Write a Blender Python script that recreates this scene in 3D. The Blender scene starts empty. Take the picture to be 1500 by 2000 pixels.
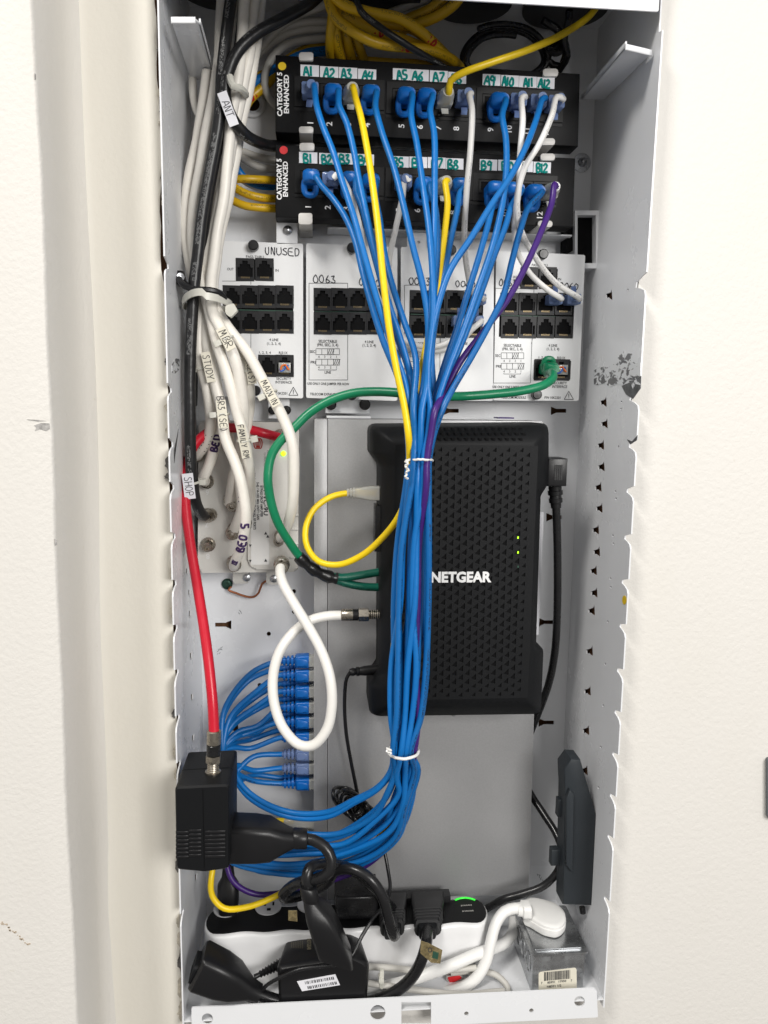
import bpy, bmesh, math, random
from mathutils import Vector, Matrix
random.seed(7)
SC = bpy.context.scene
COL = SC.collection
# ------------------------------------------------------------------ camera, light, exposure
W, H0 = 0.362, 0.138                    # enclosure width, depth of its back panel behind the front edge
CX, CY, CZ = 0.11036, -0.60036, 0.08
YAW, PIT, ROL, FPX = 0.0865636, 0.1400422, 0.0138994, 1525.796
CF = Vector((math.sin(YAW)*math.cos(PIT), math.cos(YAW)*math.cos(PIT), -math.sin(PIT)))
_r0 = Vector((math.cos(YAW), -math.sin(YAW), 0)); _u0 = _r0.cross(CF)
CR = _r0*math.cos(ROL) + _u0*math.sin(ROL)
CU = _u0*math.cos(ROL) - _r0*math.sin(ROL)
CP = Vector((CX, CY, CZ))
cam_d = bpy.data.cameras.new('camera'); cam = bpy.data.objects.new('camera', cam_d); COL.objects.link(cam)
cam_d.sensor_fit = 'HORIZONTAL'; cam_d.sensor_width = 36; cam_d.lens = FPX/1500*36
cam_d.clip_start = 0.01; cam_d.clip_end = 50
m = Matrix((( CR.x, CU.x, -CF.x, CX), (CR.y, CU.y, -CF.y, CY), (CR.z, CU.z, -CF.z, CZ), (0, 0, 0, 1)))
cam.matrix_world = m
SC.camera = cam
wd = bpy.data.worlds.new('World'); SC.world = wd; wd.use_nodes = True
nt = wd.node_tree; bg = nt.nodes['Background']
tc = nt.nodes.new('ShaderNodeTexCoord'); sp = nt.nodes.new('ShaderNodeSeparateXYZ'); rp = nt.nodes.new('ShaderNodeValToRGB')
mr = nt.nodes.new('ShaderNodeMapRange'); mr.inputs[1].default_value = -1; mr.inputs[2].default_value = 1
nt.links.new(tc.outputs['Generated'], sp.inputs[0]); nt.links.new(sp.outputs[2], mr.inputs[0]); nt.links.new(mr.outputs[0], rp.inputs[0])
rp.color_ramp.elements[0].color = (.26, .245, .23, 1); rp.color_ramp.elements[1].color = (1, .98, .95, 1)
rp.color_ramp.elements[0].position = .15; rp.color_ramp.elements[1].position = .95
nt.links.new(rp.outputs[0], bg.inputs[0]); bg.inputs[1].default_value = 0.68

def lamp(name, loc, target, size, watts, col=(1, .97, .92), sy=None):
    l = bpy.data.lights.new(name, 'AREA'); l.energy = watts; l.size = size; l.color = col
    if sy: l.shape = 'RECTANGLE'; l.size_y = sy
    o = bpy.data.objects.new(name, l); COL.objects.link(o); o.location = loc
    o.rotation_euler = (Vector(target)-Vector(loc)).to_track_quat('-Z', 'Y').to_euler()
    return o
lamp('ceiling_lamp', (-0.85, -1.20, 1.75), (.18, .03, 0), .5, 36)
lamp('front_fill_lamp', (1.15, -2.1, .62), (.18, .03, .1), .9, 44, (1, .98, .95))  # added fill, standing in for the room's frontal ambient light
SC.view_settings.view_transform = 'Standard'; SC.view_settings.look = 'None'
SC.view_settings.exposure = -0.04; SC.view_settings.gamma = 1

# ------------------------------------------------------------------ geometry helpers
def ray(u, v): return CF + CR*((u-750)/FPX) - CU*((v-1000)/FPX)
def P(u, v, y):                          # the point at depth y seen at (u, v)
    d = ray(u, v); return CP + d*((y-CY)/d.y)
def PX(u, v, x): d = ray(u, v); return CP + d*((x-CX)/d.x)
def PZ(u, v, z): d = ray(u, v); return CP + d*((z-CZ)/d.z)
def S(y): return (y-CY)/FPX              # metres per picture pixel at depth y
WL = {}
def reg(o, parent, w):
    WL[o.name] = Vector(w)
    COL.objects.link(o)
    if parent:
        o.parent = parent; o.location = Vector(w)-WL[parent.name]
    else: o.location = w
    return o
def tag(o, label, cat=None, group=None, kind=None):
    if label: o['label'] = label
    if cat: o['category'] = cat
    if group: o['group'] = group
    if kind: o['kind'] = kind
    return o
def thing(name, loc, label, cat, group=None):
    o = bpy.data.objects.new(name, None); o.empty_display_size = .01
    reg(o, None, loc); return tag(o, label, cat, group)
def from_bm(name, bm, mat, parent=None, smooth=False, angle=40):
    w = WL[parent.name] if parent else Vector((0, 0, 0))
    bmesh.ops.recalc_face_normals(bm, faces=bm.faces)
    if w.length: bmesh.ops.translate(bm, verts=bm.verts, vec=-w)
    me = bpy.data.meshes.new(name); bm.to_mesh(me); bm.free()
    me.materials.append(mat)
    if smooth:
        for p in me.polygons: p.use_smooth = True
        me.set_sharp_from_angle(angle=math.radians(angle))
    o = bpy.data.objects.new(name, me)
    return reg(o, parent, w)
def rpoly(pts, r, n=4):                  # rounds the corners of a 2-D polygon
    if not isinstance(r, (list, tuple)): r = [r]*len(pts)
    out = []
    for i in range(len(pts)):
        a, b, c = Vector(pts[i-1]), Vector(pts[i]), Vector(pts[(i+1) % len(pts)])
        if r[i] <= 0: out.append(tuple(b)); continue
        k = min(r[i], (a-b).length*.49, (c-b).length*.49)
        p, q = b+(a-b).normalized()*k, b+(c-b).normalized()*k
        for j in range(n+1):
            t = j/n; out.append(tuple(p*(1-t)**2+b*2*t*(1-t)+q*t*t))
    return out
def circ(u, v, r, n=14, ry=None): return [(u+r*math.cos(2*math.pi*i/n), v+(ry or r)*math.sin(2*math.pi*i/n)) for i in range(n)]
def rect(u0, v0, u1, v1): return [(u0, v0), (u1, v0), (u1, v1), (u0, v1)]
def box4(u0, v0, u1, v1, y): # rectangle true to the world, its corners fixed at two opposite picture corners
    a, b = P(u0, v0, y), P(u1, v1, y)
    return [Vector((a.x, y, a.z)), Vector((b.x, y, a.z)), Vector((b.x, y, b.z)), Vector((a.x, y, b.z))]
def add_prism(bm, front, vec, bev=0, seg=2):
    vs = [bm.verts.new(p) for p in front]; ws = [bm.verts.new(Vector(p)+vec) for p in front]
    n = len(vs); f = bm.faces.new(vs); fb = bm.faces.new(ws[::-1])
    for i in range(n): bm.faces.new((vs[i], ws[i], ws[(i+1) % n], vs[(i+1) % n]))
    if bev: bmesh.ops.bevel(bm, geom=list(f.edges), offset=bev, segments=seg, affect='EDGES', profile=.5)
def prism(name, front, depth, mat, parent=None, bev=0, seg=2, smooth=False):
    bm = bmesh.new(); vec = depth if isinstance(depth, Vector) else Vector((0, depth, 0))
    add_prism(bm, front, vec, bev, seg); return from_bm(name, bm, mat, parent, smooth or bev > 0)
def pp(pts, y): return [P(u, v, y) for u, v in pts]
def add_plate(bm, outer, holes, fn, vec):    # a sheet with real holes
    b2 = bmesh.new(); es = []
    for loop in [outer]+holes:
        vs = [b2.verts.new((p[0], p[1], 0)) for p in loop]
        es += [b2.edges.new((vs[i], vs[(i+1) % len(vs)])) for i in range(len(vs))]
    bmesh.ops.triangle_fill(b2, use_beauty=True, use_dissolve=False, edges=es)
    b2.verts.index_update()
    idx = {}
    def V(v, k):
        if (v.index, k) not in idx: idx[(v.index, k)] = bm.verts.new(Vector(fn(v.co.x, v.co.y))+vec*k)
        return idx[(v.index, k)]
    for f in b2.faces:
        bm.faces.new([V(v, 0) for v in f.verts]); bm.faces.new([V(v, 1) for v in reversed(f.verts)])
    for e in b2.edges:
        if len(e.link_faces) == 1:
            a, b = e.verts; bm.faces.new((V(a, 0), V(b, 0), V(b, 1), V(a, 1)))
    b2.free()
def plate(name, outer, holes, fn, vec, mat, parent=None):
    bm = bmesh.new(); add_plate(bm, outer, holes, fn, vec); return from_bm(name, bm, mat, parent)
def add_loft(bm, secs, cap=True):
    rings = [[bm.verts.new(p) for p in s] for s in secs]; n = len(rings[0])
    for a, b in zip(rings, rings[1:]):
        for i in range(n): bm.faces.new((a[i], a[(i+1) % n], b[(i+1) % n], b[i]))
    if cap: bm.faces.new(rings[0][::-1]); bm.faces.new(rings[-1])
def sec(c, rx, ry, w, h, cr=.3, n=5):      # rounded-rectangle section about c
    out = []; r = min(w, h)*cr
    for sx, sy, a0 in ((1, 1, 0), (-1, 1, 90), (-1, -1, 180), (1, -1, 270)):
        for i in range(n):
            a = math.radians(a0+90*i/(n-1))
            out.append(c + rx*(sx*(w/2-r)+r*math.cos(a)) + ry*(sy*(h/2-r)+r*math.sin(a)))
    return out
def frame(d):
    d = d.normalized(); a = Vector((0, -1, 0))
    if abs(d.dot(a)) > .95: a = Vector((1, 0, 0))
    n = (a-d*a.dot(d)).normalized(); return d, n, d.cross(n)
def add_lathe(bm, prof, o, axis, n=16):
    d, a, b = frame(axis)
    rings = [[o+d*t+(a*math.cos(2*math.pi*i/n)+b*math.sin(2*math.pi*i/n))*max(r, 1e-5) for i in range(n)] for t, r in prof]
    add_loft(bm, rings)
def lathe(name, prof, o, axis, mat, parent=None, n=16, smooth=True):
    bm = bmesh.new(); add_lathe(bm, prof, o, axis, n); return from_bm(name, bm, mat, parent, smooth, 35)
def spline(pts, step=.004):
    pts = [Vector(p) for p in pts]
    q = [pts[0]*2-pts[1]]+pts+[pts[-1]*2-pts[-2]]; out = []
    for i in range(1, len(q)-2):
        p0, p1, p2, p3 = q[i-1:i+3]
        d = [max((b-a).length, 1e-6)**.5 for a, b in ((p0, p1), (p1, p2), (p2, p3))]
        m1 = (p1-p0)/d[0]-(p2-p0)/(d[0]+d[1])+(p2-p1)/d[1]; m2 = (p2-p1)/d[1]-(p3-p1)/(d[1]+d[2])+(p3-p2)/d[2]
        m1 *= d[1]; m2 *= d[1]
        n = max(2, int((p2-p1).length/step))
        for j in range(n):
            t = j/n; t2 = t*t; t3 = t2*t
            out.append(p1*(2*t3-3*t2+1)+m1*(t3-2*t2+t)+p2*(-2*t3+3*t2)+m2*(t3-t2))
    out.append(pts[-1]); return out
def add_tube(bm, pts, r, n=10, uv=None, closed=False):
    N = len(pts); tang = []
    for i in range(N):
        a = pts[i-1] if (i or closed) else pts[0]; b = pts[(i+1) % N] if (i < N-1 or closed) else pts[-1]
        tang.append((b-a).normalized())
    _, nn, _ = frame(tang[0]); rings = []; L = 0; Ls = []
    for i in range(N):
        if i: L += (pts[i]-pts[i-1]).length
        Ls.append(L); t = tang[i]; nn = (nn-t*nn.dot(t)).normalized(); b = t.cross(nn)
        rr = r(i/(N-1)) if callable(r) else r
        rings.append([bm.verts.new(pts[i]+(nn*math.cos(2*math.pi*k/n)+b*math.sin(2*math.pi*k/n))*rr) for k in range(n)])
    for i in range(N if closed else N-1):
        a, b = rings[i], rings[(i+1) % N]; l0 = Ls[i]; l1 = Ls[(i+1) % N]
        for k in range(n):
            f = bm.faces.new((a[k], a[(k+1) % n], b[(k+1) % n], b[k]))
            if uv:
                for lp, c in zip(f.loops, ((k/n, l0), ((k+1)/n, l0), ((k+1)/n, l1), (k/n, l1))): lp[uv].uv = c
    if not closed: bm.faces.new(rings[0][::-1]); bm.faces.new(rings[-1])
PATHS = {}
def cable(name, pts, r, mat, parent=None, n=10, key=None, wob=0):
    sp_ = spline([P(*p) if not isinstance(p, Vector) else p for p in pts])
    if wob:
        ph = [random.uniform(0, 6.28) for _ in range(4)]; L = 0
        for i in range(3, len(sp_)-3):
            L += (sp_[i]-sp_[i-1]).length
            k = min(1, (i-3)/10, (len(sp_)-4-i)/10)
            sp_[i] = sp_[i]+Vector((math.sin(L*62+ph[0])+.6*math.sin(L*141+ph[1]), .5*math.sin(L*70+ph[2]), .3*math.sin(L*90+ph[3])))*wob*k
    bm = bmesh.new(); uv = bm.loops.layers.uv.new('UVMap'); add_tube(bm, sp_, r, n, uv)
    o = from_bm(name, bm, mat, parent, True, 60)
    if key: PATHS[key] = (sp_, r)
    return o

# text ------------------------------------------------------------
_F = bpy.data.curves.new('type_tool', 'FONT')
_FO = bpy.data.objects.new('type_tool', _F); COL.objects.link(_FO)
def add_text(bm, s, o, h, right, up, bold=0, align='CENTER', fit=0):
    _F.body = s; _F.align_x = align; _F.align_y = 'BOTTOM_BASELINE'; _F.size = 1; _F.offset = bold; _F.extrude = 0; _F.resolution_u = 3
    dg = bpy.context.evaluated_depsgraph_get(); dg.update()
    me = bpy.data.meshes.new_from_object(_FO.evaluated_get(dg), depsgraph=dg)
    xs = [v.co.x for v in me.vertices]; ys = [v.co.y for v in me.vertices]; k = h/.69; kx = fit/(max(xs)-min(xs)) if fit else k
    if fit: k = h/max(ys) if min(ys) > -.05 else k
    cy = 0
    vs = [bm.verts.new(o+right*(v.co.x*kx)+up*((v.co.y-cy)*k)) for v in me.vertices]
    for p in me.polygons:
        try: bm.faces.new([vs[i] for i in p.vertices])
        except ValueError: pass
    bpy.data.meshes.remove(me)
XR, ZU = Vector((1, 0, 0)), Vector((0, 0, 1))
def text_px(bm, s, u, v, hpx, y, rot=0, bold=0, align='CENTER', fit=0):
    a = math.radians(rot); r = XR*math.cos(a)+ZU*math.sin(a); up = ZU*math.cos(a)-XR*math.sin(a)
    add_text(bm, s, P(u, v, y)-up*(hpx*S(y)/2), hpx*S(y), r, up, bold, align, fit*S(y))
G = {  # pen strokes for the handwriting
'A': [[(0, 0), (.3, 1), (.62, 0)], [(.1, .38), (.55, .36)]], 'B': [[(.05, 0), (.1, 1), (.45, .95), (.5, .7), (.12, .52), (.55, .4), (.55, .1), (.05, 0)]],
'C': [[(.55, .85), (.25, 1), (.02, .5), (.2, .03), (.58, .15)]], 'D': [[(.08, 0), (.08, 1), (.4, .92), (.6, .5), (.4, .1), (.08, 0)]],
'E': [[(.55, 1), (.08, 1), (.08, 0), (.58, 0)], [(.08, .52), (.45, .52)]], 'F': [[(.55, 1), (.08, .97), (.05, 0)], [(.07, .52), (.45, .55)]],
'G': [[(.55, .85), (.25, 1), (.02, .5), (.25, .02), (.55, .2), (.55, .45), (.35, .45)]], 'H': [[(.05, 1), (.05, 0)], [(.55, 1), (.55, 0)], [(.05, .5), (.55, .52)]],
'I': [[(.1, 1), (.1, 0)]], 'L': [[(.08, 1), (.05, .03), (.5, .03)]], 'M': [[(0, 0), (.1, 1), (.32, .35), (.55, 1), (.65, 0)]],
'N': [[(.03, 0), (.06, 1), (.5, 0), (.55, 1)]], 'O': [[(.3, 1), (.05, .7), (.05, .25), (.3, 0), (.55, .3), (.52, .75), (.3, 1)]],
'P': [[(.05, 0), (.08, 1), (.5, .9), (.48, .55), (.08, .48)]], 'R': [[(.05, 0), (.08, 1), (.5, .88), (.46, .58), (.1, .5), (.58, 0)]],
'S': [[(.52, .88), (.25, 1), (.08, .75), (.5, .35), (.35, .02), (.02, .12)]], 'T': [[(0, .97), (.62, 1)], [(.3, .98), (.28, 0)]],
'U': [[(.05, 1), (.05, .25), (.28, 0), (.52, .25), (.55, 1)]], 'Y': [[(.03, 1), (.3, .5), (.58, 1)], [(.3, .5), (.25, 0)]],
'0': [[(.3, 1), (.05, .65), (.08, .2), (.32, 0), (.55, .35), (.5, .8), (.3, 1)]], '1': [[(.12, 1), (.1, 0)]],
'2': [[(.03, .8), (.25, 1), (.48, .75), (.05, .03), (.6, .06)]], '3': [[(.05, .92), (.4, .97), (.2, .58), (.5, .35), (.3, .02), (.02, .1)]],
'4': [[(.12, 1), (.05, .45), (.5, .5)], [(.48, 1), (.4, 0)]], '5': [[(.5, 1), (.12, .97), (.1, .58), (.45, .5), (.45, .12), (.05, .03)]],
'6': [[(.42, 1), (.08, .4), (.25, 0), (.5, .25), (.3, .48), (.08, .3)]], '7': [[(.02, .95), (.55, .97), (.2, 0)]],
'8': [[(.3, .55), (.1, .8), (.3, 1), (.5, .8), (.3, .55), (.05, .2), (.3, 0), (.55, .2), (.3, .55)]], '9': [[(.5, .85), (.2, 1), (.08, .65), (.48, .62), (.5, .95), (.42, 0)]],
'(': [[(.3, 1.05), (.08, .7), (.08, .3), (.3, -.05)]], ')': [[(.05, 1.05), (.28, .7), (.28, .3), (.05, -.05)]], ' ': []}
GW = {'I': .25, '1': .28, ' ': .35, '(': .5, ')': .5, 'M': .8}
def strokes(s, jit=.05, gap=.14):
    x = 0; out = []
    for ch in s:
        for st in G[ch]:
            out.append([(x+a+random.uniform(-jit, jit), b+random.uniform(-jit, jit)) for a, b in st])
        x += GW.get(ch, .62)+gap
    return out, max(x-gap, .01)
def add_hand(bm, s, fn, h, pen, jit=.05, gap=.14, wide=1):      # fn(x, y) -> point on the surface; x, y in metres about the centre
    st, w = strokes(s, jit, gap)
    for line in st:
        q = spline([Vector((a*1., b*1., 0)) for a, b in line], .08) if len(line) > 2 else [Vector((a, b, 0)) for a, b in line]
        add_tube(bm, [fn((p.x-w/2)*h*wide, (p.y-.5)*h) for p in q], pen, 5)
def hand_px(bm, s, u, v, hpx, y, pen_px, rot=0, jit=.05, gap=.14, wide=1):
    a = math.radians(rot); r = XR*math.cos(a)+ZU*math.sin(a); up = ZU*math.cos(a)-XR*math.sin(a); o = P(u, v, y); k = S(y)
    add_hand(bm, s, lambda x, z: o+r*x+up*z, hpx*k, pen_px*k, jit, gap, wide)
def on_tube(key, s0, ang=0):               # maps (x along, y across) onto a cable's skin
    path, r = PATHS[key]
    L = [0]
    for a, b in zip(path, path[1:]): L.append(L[-1]+(b-a).length)
    def at(t):
        t = max(0, min(L[-1]-1e-6, t))
        for i in range(len(L)-1):
            if L[i+1] >= t: break
        f = (t-L[i])/(L[i+1]-L[i]); p = path[i].lerp(path[i+1], f)
        d = (path[min(i+2, len(path)-1)]-path[max(i-1, 0)]).normalized(); return p, d
    def fn(x, y, lift=1.03):
        p, d = at(s0+x); c = (CP-p).normalized(); n = (c-d*c.dot(d)).normalized(); b = d.cross(n)
        th = ang-y/r; return p+(n*math.cos(th)+b*math.sin(th))*r*lift
    return fn
def s_at(key, v):                           # arc length where the cable passes picture row v
    path, r = PATHS[key]; L = 0; best = (1e9, 0)
    for a, b in zip(path, path[1:]):
        L += (b-a).length; q = b-CP; w = 1000-FPX*(q.dot(CU)/q.dot(CF))
        if abs(w-v) < best[0]: best = (abs(w-v), L)
    return best[1]

# ------------------------------------------------------------------ materials
def mat(name, col, rough=.45, metal=0, bump=0, bscale=600, var=0, vscale=40, trans=0, ior=1.45, spec=.5, emit=0, coat=0, aniso=None):
    mt = bpy.data.materials.new(name); mt.use_nodes = True; t = mt.node_tree; b = t.nodes['Principled BSDF']
    b.inputs['Base Color'].default_value = (*col, 1); b.inputs['Roughness'].default_value = rough; b.inputs['Metallic'].default_value = metal
    b.inputs['Transmission Weight'].default_value = trans; b.inputs['IOR'].default_value = ior; b.inputs['Specular IOR Level'].default_value = spec
    b.inputs['Coat Weight'].default_value = coat
    if emit: b.inputs['Emission Color'].default_value = (*col, 1); b.inputs['Emission Strength'].default_value = emit
    N = t.nodes.new; c = N('ShaderNodeTexCoord')
    if var:
        n = N('ShaderNodeTexNoise'); n.inputs['Scale'].default_value = vscale; n.inputs['Detail'].default_value = 6; n.inputs['Roughness'].default_value = .65
        if aniso:
            mp = N('ShaderNodeMapping'); mp.inputs['Scale'].default_value = aniso; t.links.new(c.outputs['Object'], mp.inputs[0]); t.links.new(mp.outputs[0], n.inputs[0])
        else: t.links.new(c.outputs['Object'], n.inputs[0])
        r = N('ShaderNodeMapRange'); r.inputs[1].default_value = .3; r.inputs[2].default_value = .7; r.inputs[3].default_value = 1-var; r.inputs[4].default_value = 1+var
        t.links.new(n.outputs[0], r.inputs[0])
        mx = N('ShaderNodeMix'); mx.data_type = 'RGBA'; mx.blend_type = 'MULTIPLY'; mx.inputs[0].default_value = 1; mx.inputs[6].default_value = (*col, 1)
        t.links.new(r.outputs[0], mx.inputs[7]); t.links.new(mx.outputs[2], b.inputs['Base Color'])
        r2 = N('ShaderNodeMapRange'); r2.inputs[1].default_value = .3; r2.inputs[2].default_value = .7; r2.inputs[3].default_value = max(.03, rough-.08); r2.inputs[4].default_value = rough+.1
        t.links.new(n.outputs[0], r2.inputs[0]); t.links.new(r2.outputs[0], b.inputs['Roughness'])
    if bump:
        n = N('ShaderNodeTexNoise'); n.inputs['Scale'].default_value = bscale; n.inputs['Detail'].default_value = 3
        t.links.new(c.outputs['Object'], n.inputs[0]); bp = N('ShaderNodeBump'); bp.inputs['Strength'].default_value = bump; bp.inputs['Distance'].default_value = .001
        t.links.new(n.outputs[0], bp.inputs['Height']); t.links.new(bp.outputs[0], b.inputs['Normal'])
    return mt
def sheath_mat(name, col, ink=(.01, .02, .05), amount=.6, rough=.36, at=.06):   # cable jacket with a line of fine print along it
    mt = mat(name, col, rough); t = mt.node_tree; b = t.nodes['Principled BSDF']; N = t.nodes.new; lk = t.links.new
    uv = N('ShaderNodeUVMap'); uv.uv_map = 'UVMap'; s = N('ShaderNodeSeparateXYZ'); lk(uv.outputs[0], s.inputs[0])
    def mth(op, a, bb=None):
        n = N('ShaderNodeMath'); n.operation = op
        for i, x in enumerate((a, bb)):
            if x is None: continue
            if isinstance(x, (int, float)): n.inputs[i].default_value = x
            else: lk(x, n.inputs[i])
        return n.outputs[0]
    info = N('ShaderNodeObjectInfo')
    du = mth('ABSOLUTE', mth('SUBTRACT', mth('FRACT', mth('ADD', s.outputs[0], mth('MULTIPLY', info.outputs['Random'], .22))), at+.11))
    band = mth('LESS_THAN', du, .055)
    wn = N('ShaderNodeTexWhiteNoise'); wn.noise_dimensions = '2D'; cb = N('ShaderNodeCombineXYZ')
    lk(mth('FLOOR', mth('MULTIPLY', s.outputs[1], 1150)), cb.inputs[0]); lk(mth('FLOOR', mth('MULTIPLY', s.outputs[0], 38)), cb.inputs[1]); lk(cb.outputs[0], wn.inputs[0])
    dash = mth('GREATER_THAN', wn.outputs[0], .5)
    wn2 = N('ShaderNodeTexWhiteNoise'); wn2.noise_dimensions = '1D'; lk(mth('ADD', mth('FLOOR', mth('MULTIPLY', s.outputs[1], 70)), mth('MULTIPLY', info.outputs['Random'], 90)), wn2.inputs[1])
    word = mth('GREATER_THAN', wn2.outputs[0], .38)
    msk = mth('MULTIPLY', mth('MULTIPLY', band, mth('MULTIPLY', dash, word)), amount)
    mx = N('ShaderNodeMix'); mx.data_type = 'RGBA'; mx.inputs[6].default_value = (*col, 1); mx.inputs[7].default_value = (*ink, 1)
    lk(msk, mx.inputs[0])
    vr = N('ShaderNodeMapRange'); vr.inputs[3].default_value = .80; vr.inputs[4].default_value = 1.12; lk(info.outputs['Random'], vr.inputs[0])
    m2 = N('ShaderNodeMix'); m2.data_type = 'RGBA'; m2.blend_type = 'MULTIPLY'; m2.inputs[0].default_value = 1; lk(mx.outputs[2], m2.inputs[6]); lk(vr.outputs[0], m2.inputs[7]); lk(m2.outputs[2], b.inputs['Base Color'])
    # twisted pairs showing through the jacket
    n = N('ShaderNodeTexNoise'); n.inputs['Scale'].default_value = 1; n.inputs['Detail'].default_value = 1; cb2 = N('ShaderNodeCombineXYZ')
    lk(mth('MULTIPLY', s.outputs[1], 160), cb2.inputs[1]); lk(mth('MULTIPLY', s.outputs[0], 4), cb2.inputs[0]); lk(mth('MULTIPLY', info.outputs['Random'], 50), cb2.inputs[2]); lk(cb2.outputs[0], n.inputs[0])
    bp = N('ShaderNodeBump'); bp.inputs['Strength'].default_value = .35; bp.inputs['Distance'].default_value = .0008; lk(n.outputs[0], bp.inputs['Height']); lk(bp.outputs[0], b.inputs['Normal'])
    return mt
def wall_mat(name, col, dirt=.10, dark=(.60, .56, .47), peel=.32):
    mt = mat(name, col, .55); t = mt.node_tree; b = t.nodes['Principled BSDF']; N = t.nodes.new; lk = t.links.new; c = N('ShaderNodeTexCoord')
    n1 = N('ShaderNodeTexNoise'); n1.inputs['Scale'].default_value = 260; n1.inputs['Detail'].default_value = 2; lk(c.outputs['Object'], n1.inputs[0])
    n2 = N('ShaderNodeTexNoise'); n2.inputs['Scale'].default_value = 900; n2.inputs['Detail'].default_value = 3; lk(c.outputs['Object'], n2.inputs[0])
    ad = N('ShaderNodeMath'); ad.operation = 'MULTIPLY_ADD'; ad.inputs[1].default_value = .3; lk(n2.outputs[0], ad.inputs[0]); lk(n1.outputs[0], ad.inputs[2])
    bp = N('ShaderNodeBump'); bp.inputs['Strength'].default_value = peel; bp.inputs['Distance'].default_value = .0012; lk(ad.outputs[0], bp.inputs['Height']); lk(bp.outputs[0], b.inputs['Normal'])
    n3 = N('ShaderNodeTexNoise'); n3.inputs['Scale'].default_value = 7; n3.inputs['Detail'].default_value = 6; mp = N('ShaderNodeMapping'); mp.inputs['Scale'].default_value = (2, 1, .6)
    lk(c.outputs['Object'], mp.inputs[0]); lk(mp.outputs[0], n3.inputs[0])
    r = N('ShaderNodeMapRange'); r.inputs[1].default_value = .5; r.inputs[2].default_value = .8; r.inputs[3].default_value = 0; r.inputs[4].default_value = dirt*2.5; lk(n3.outputs[0], r.inputs[0])
    n4 = N('ShaderNodeTexNoise'); n4.inputs['Scale'].default_value = 120; n4.inputs['Detail'].default_value = 2; lk(c.outputs['Object'], n4.inputs[0])
    r4 = N('ShaderNodeMapRange'); r4.inputs[1].default_value = .76; r4.inputs[2].default_value = .8; r4.inputs[4].default_value = .45; lk(n4.outputs[0], r4.inputs[0])
    sm = N('ShaderNodeMath'); sm.operation = 'ADD'; sm.use_clamp = True; lk(r.outputs[0], sm.inputs[0]); lk(r4.outputs[0], sm.inputs[1])
    mx = N('ShaderNodeMix'); mx.data_type = 'RGBA'; mx.inputs[6].default_value = (*col, 1); mx.inputs[7].default_value = (*dark, 1)
    lk(sm.outputs[0], mx.inputs[0]); lk(mx.outputs[2], b.inputs['Base Color']); return mt
M = {}
M['wall'] = wall_mat('painted_drywall', (.70, .678, .64), .05, peel=.30)
M['recess'] = wall_mat('shade_yellowed_paint', (.73, .70, .63), .09, peel=.14)  # yellower than the wall paint: the recess's shade put into the colour
M['white_metal'] = mat('white_powder_coat', (.76, .77, .79), .24, var=.025, vscale=5)
M['bare'] = mat('scraped_steel', (.16, .16, .165), .5, .6, var=.5, vscale=160)
M['wood'] = mat('wood_stud', (.16, .075, .035), .8, var=.4, vscale=30, aniso=(8, 8, 1))
M['black'] = mat('black_plastic', (.0085, .0085, .0095), .33, bump=.10, bscale=1500, spec=.45)
M['black_matte'] = mat('black_matte_plastic', (.0065, .007, .008), .5, bump=.2, bscale=2200, spec=.22)
M['black_gloss'] = mat('black_cord', (.009, .009, .010), .27, var=.15, vscale=60)
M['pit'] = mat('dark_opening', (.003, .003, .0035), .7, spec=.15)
M['panel'] = mat('black_panel', (.006, .006, .0066), .5, bump=.12, bscale=1800, spec=.2)
M['panel2'] = mat('black_port_block', (.005, .005, .0054), .42, spec=.22)
M['jack'] = mat('charcoal_jack', (.014, .014, .0155), .45, spec=.35)
M['gold'] = mat('gold_contact', (.22, .17, .10), .4, .8)
M['pcb'] = mat('green_circuit_board', (.02, .07, .045), .5)
M['module'] = mat('white_module_plastic', (.79, .795, .80), .38, var=.03, vscale=14)
M['ink'] = mat('printed_ink', (.035, .035, .04), .6)
M['white_ink'] = mat('white_ink', (.82, .82, .82), .6)
M['pen'] = mat('black_pen', (.02, .02, .028), .5)
M['violet_pen'] = mat('violet_marker', (.045, .02, .09), .5)
M['teal_pen'] = mat('teal_marker', (.001, .27, .235), .45)
M['paper'] = mat('label_paper', (.76, .76, .80), .55)
M['tag'] = mat('nylon_tag', (.78, .74, .62), .4, trans=.12)
M['nylon'] = mat('nylon_tie', (.72, .71, .64), .35, trans=.25)
M['clip'] = mat('white_clip', (.62, .60, .57), .4)
M['blue'] = sheath_mat('blue_jacket', (.0035, .138, .43), amount=.75)
M['boot'] = mat('blue_boot', (.002, .115, .43), .33)
M['yellow'] = sheath_mat('yellow_jacket', (.80, .56, .008), (.10, .08, .02), .45)
M['old_yellow'] = sheath_mat('ochre_jacket', (.62, .38, .010), (.08, .06, .01), .55)
M['red_ink'] = mat('red_marker', (.45, .02, .01), .5)
M['purple'] = sheath_mat('purple_jacket', (.048, .012, .155), amount=.2)
M['white_c'] = sheath_mat('white_jacket', (.76, .75, .73), (.25, .25, .26), .5)
M['grey_c'] = mat('grey_jacket', (.50, .485, .45), .45)
M['coax'] = mat('cream_coax', (.79, .755, .69), .38, var=.07, vscale=45, bump=.08, bscale=260)
M['white_coax'] = mat('white_coax', (.80, .785, .745), .36, var=.03, vscale=40)
M['cord'] = mat('white_cord', (.78, .775, .755), .36, var=.03, vscale=30)
M['bcoax'] = sheath_mat('black_coax', (.012, .012, .013), (.4, .4, .4), .35, .34)
M['red'] = mat('red_jacket', (.52, .008, .026), .3, var=.04)
M['green'] = mat('green_jacket', (.004, .195, .085), .33, var=.05)
M['dgreen'] = sheath_mat('dark_green_jacket', (.005, .13, .085), (.0, .02, .02), .6)
M['tape'] = mat('black_tape', (.008, .008, .009), .3, bump=.6, bscale=160)
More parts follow.
